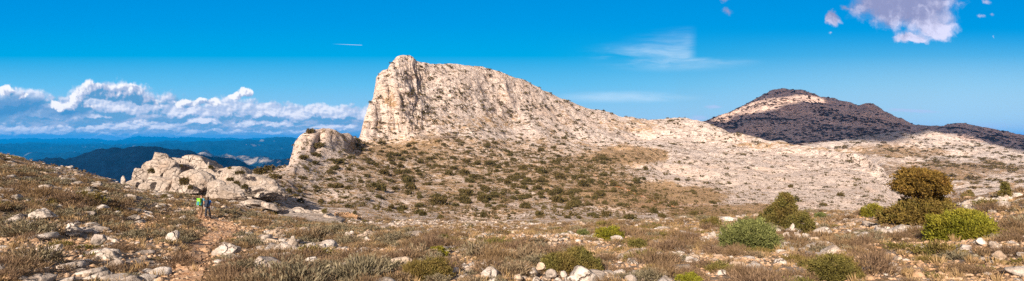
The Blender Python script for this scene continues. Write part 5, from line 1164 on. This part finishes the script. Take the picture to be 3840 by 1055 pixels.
pack(e1_, k1, 'lime green backpack with dark pockets on the man\'s back', M_green, M_tealn, .50, .33, M_green)
pack(e2_, k2, 'dark navy backpack on the woman\'s back', M_nylon, M_nylon, .52, .29, M_nylon)
# ------------------------------------------------------------------ the cloud added out of view, outline cut to shade the second mountain
from mathutils.geometry import intersect_point_tri_2d
def in_poly(x, y, poly):
    ins = np.zeros(x.shape, bool); n = len(poly)
    for i in range(n):
        x0, y0 = poly[i]; x1, y1 = poly[(i+1) % n]
        cnd = ((y0 > y) != (y1 > y)) & (x < (x1-x0)*(y-y0)/(y1-y0+1e-12)+x0); ins ^= cnd
    return ins
SUNP = [(2630, 480), (2655, 456), (2715, 428), (2785, 402), (2838, 374), (2913, 370), (2966, 363), (3014, 355), (3066, 362), (3108, 384), (3085, 396), (3040, 393), (3012, 390), (2985, 400), (2942, 414), (2910, 423), (2840, 441), (2744, 459), (2660, 482)]
lowb = np.interp(PXb, [2653, 3033, 3148, 3370, 3418, 3514, 3610, 3706, 3840, 4200], [560, 536, 528, 531, 513, 494, 508, 541, 576, 640])
want = (PYb+3*vnoise(PXb/20, PYb/10, 9.5) < lowb) & ~in_poly(PXb+4*vnoise(PXb/25, PYb/10, 3.5), PYb+3*vnoise(PXb/18, PYb/8, 6.5), SUNP) & (PXb > 2560)
CZ = 1150.0; cs = 9.0
sh_ = (CZ-PB[..., 2])/sdir.z
hx = PB[..., 0]+sh_*sdir.x; hy = PB[..., 1]+sh_*sdir.y
use = dB < 2000
hx_, hy_, wv = hx[use], hy[use], want[use].astype(float)
x0c, y0c = hx_[wv > 0].min()-60, hy_[wv > 0].min()-60; nx = int((hx_[wv > 0].max()+60-x0c)/cs)+1; ny = int((hy_[wv > 0].max()+60-y0c)/cs)+1
gx = ((hx_-x0c)/cs).astype(int); gy = ((hy_-y0c)/cs).astype(int); okc = (gx >= 0) & (gx < nx) & (gy >= 0) & (gy < ny)
A1 = np.zeros((ny, nx)); A2 = np.zeros((ny, nx)); np.add.at(A1, (gy[okc], gx[okc]), wv[okc]); np.add.at(A2, (gy[okc], gx[okc]), 1)
for _ in range(3):        # fill the gaps between the samples
    B1 = A1.copy(); B2 = A2.copy()
    for dy in (-1, 0, 1):
        for dx in (-1, 0, 1): B1 += .2*np.roll(np.roll(A1, dy, 0), dx, 1); B2 += .2*np.roll(np.roll(A2, dy, 0), dx, 1)
    A1, A2 = B1, B2
fr = A1/np.maximum(A2, 1e-6); mk = (fr > .5) & (A2 > .01)
edge = mk.astype(float)
for _ in range(4):
    edge = sum(np.roll(np.roll(edge, dy, 0), dx, 1) for dy in (-1, 0, 1) for dx in (-1, 0, 1))/9
gxx, gyy = np.meshgrid(x0c+cs*(np.arange(nx)+.5), y0c+cs*(np.arange(ny)+.5))
th = 4+60*np.clip((edge-.4)*1.6, 0, 1)*(1+.5*fbm(gxx/90, gyy/90, 1.5, 4))
top = np.stack([gxx, gyy, CZ+th], -1).reshape(-1, 3); bot = np.stack([gxx, gyy, CZ-th*.25], -1).reshape(-1, 3)
Fg = grid_faces(ny, nx); fm = mk.ravel()[Fg].all(1); Fg = Fg[fm]
u_, inv = np.unique(Fg, return_inverse=True); Fg = inv.reshape(-1, 4); n_ = len(u_)
t = NT('cloud_white'); M_cl = t.out(t.bsdf((.85, .85, .87), 1.0, None, 0))
Fall = np.concatenate([Fg, Fg[:, ::-1]+n_])
ed = np.sort(np.concatenate([Fg[:, [0, 1]], Fg[:, [1, 2]], Fg[:, [2, 3]], Fg[:, [3, 0]]]), 1)
ue, cnt = np.unique(ed, axis=0, return_counts=True); be = ue[cnt == 1]
Fall = np.concatenate([Fall, np.stack([be[:, 0], be[:, 1], be[:, 1]+n_, be[:, 0]+n_], 1)])
cl = obj_np('shadow_cloud', np.concatenate([top[u_], bot[u_]]), Fall, M_cl)
tag(cl, 'unseen white slab overhead, cut to throw shade on the second mountain', 'shadow_cloud', kind='stuff')
scene.view_settings.view_transform = 'Standard'; scene.view_settings.look = 'None'
scene.view_settings.exposure = 0.84; scene.view_settings.gamma = 1.0
scene.cycles.use_denoising = False
scene.cycles.max_bounces = 4; scene.cycles.diffuse_bounces = 2; scene.cycles.volume_bounces = 0; scene.cycles.transparent_max_bounces = 6
scene.cycles.sample_clamp_indirect = 4
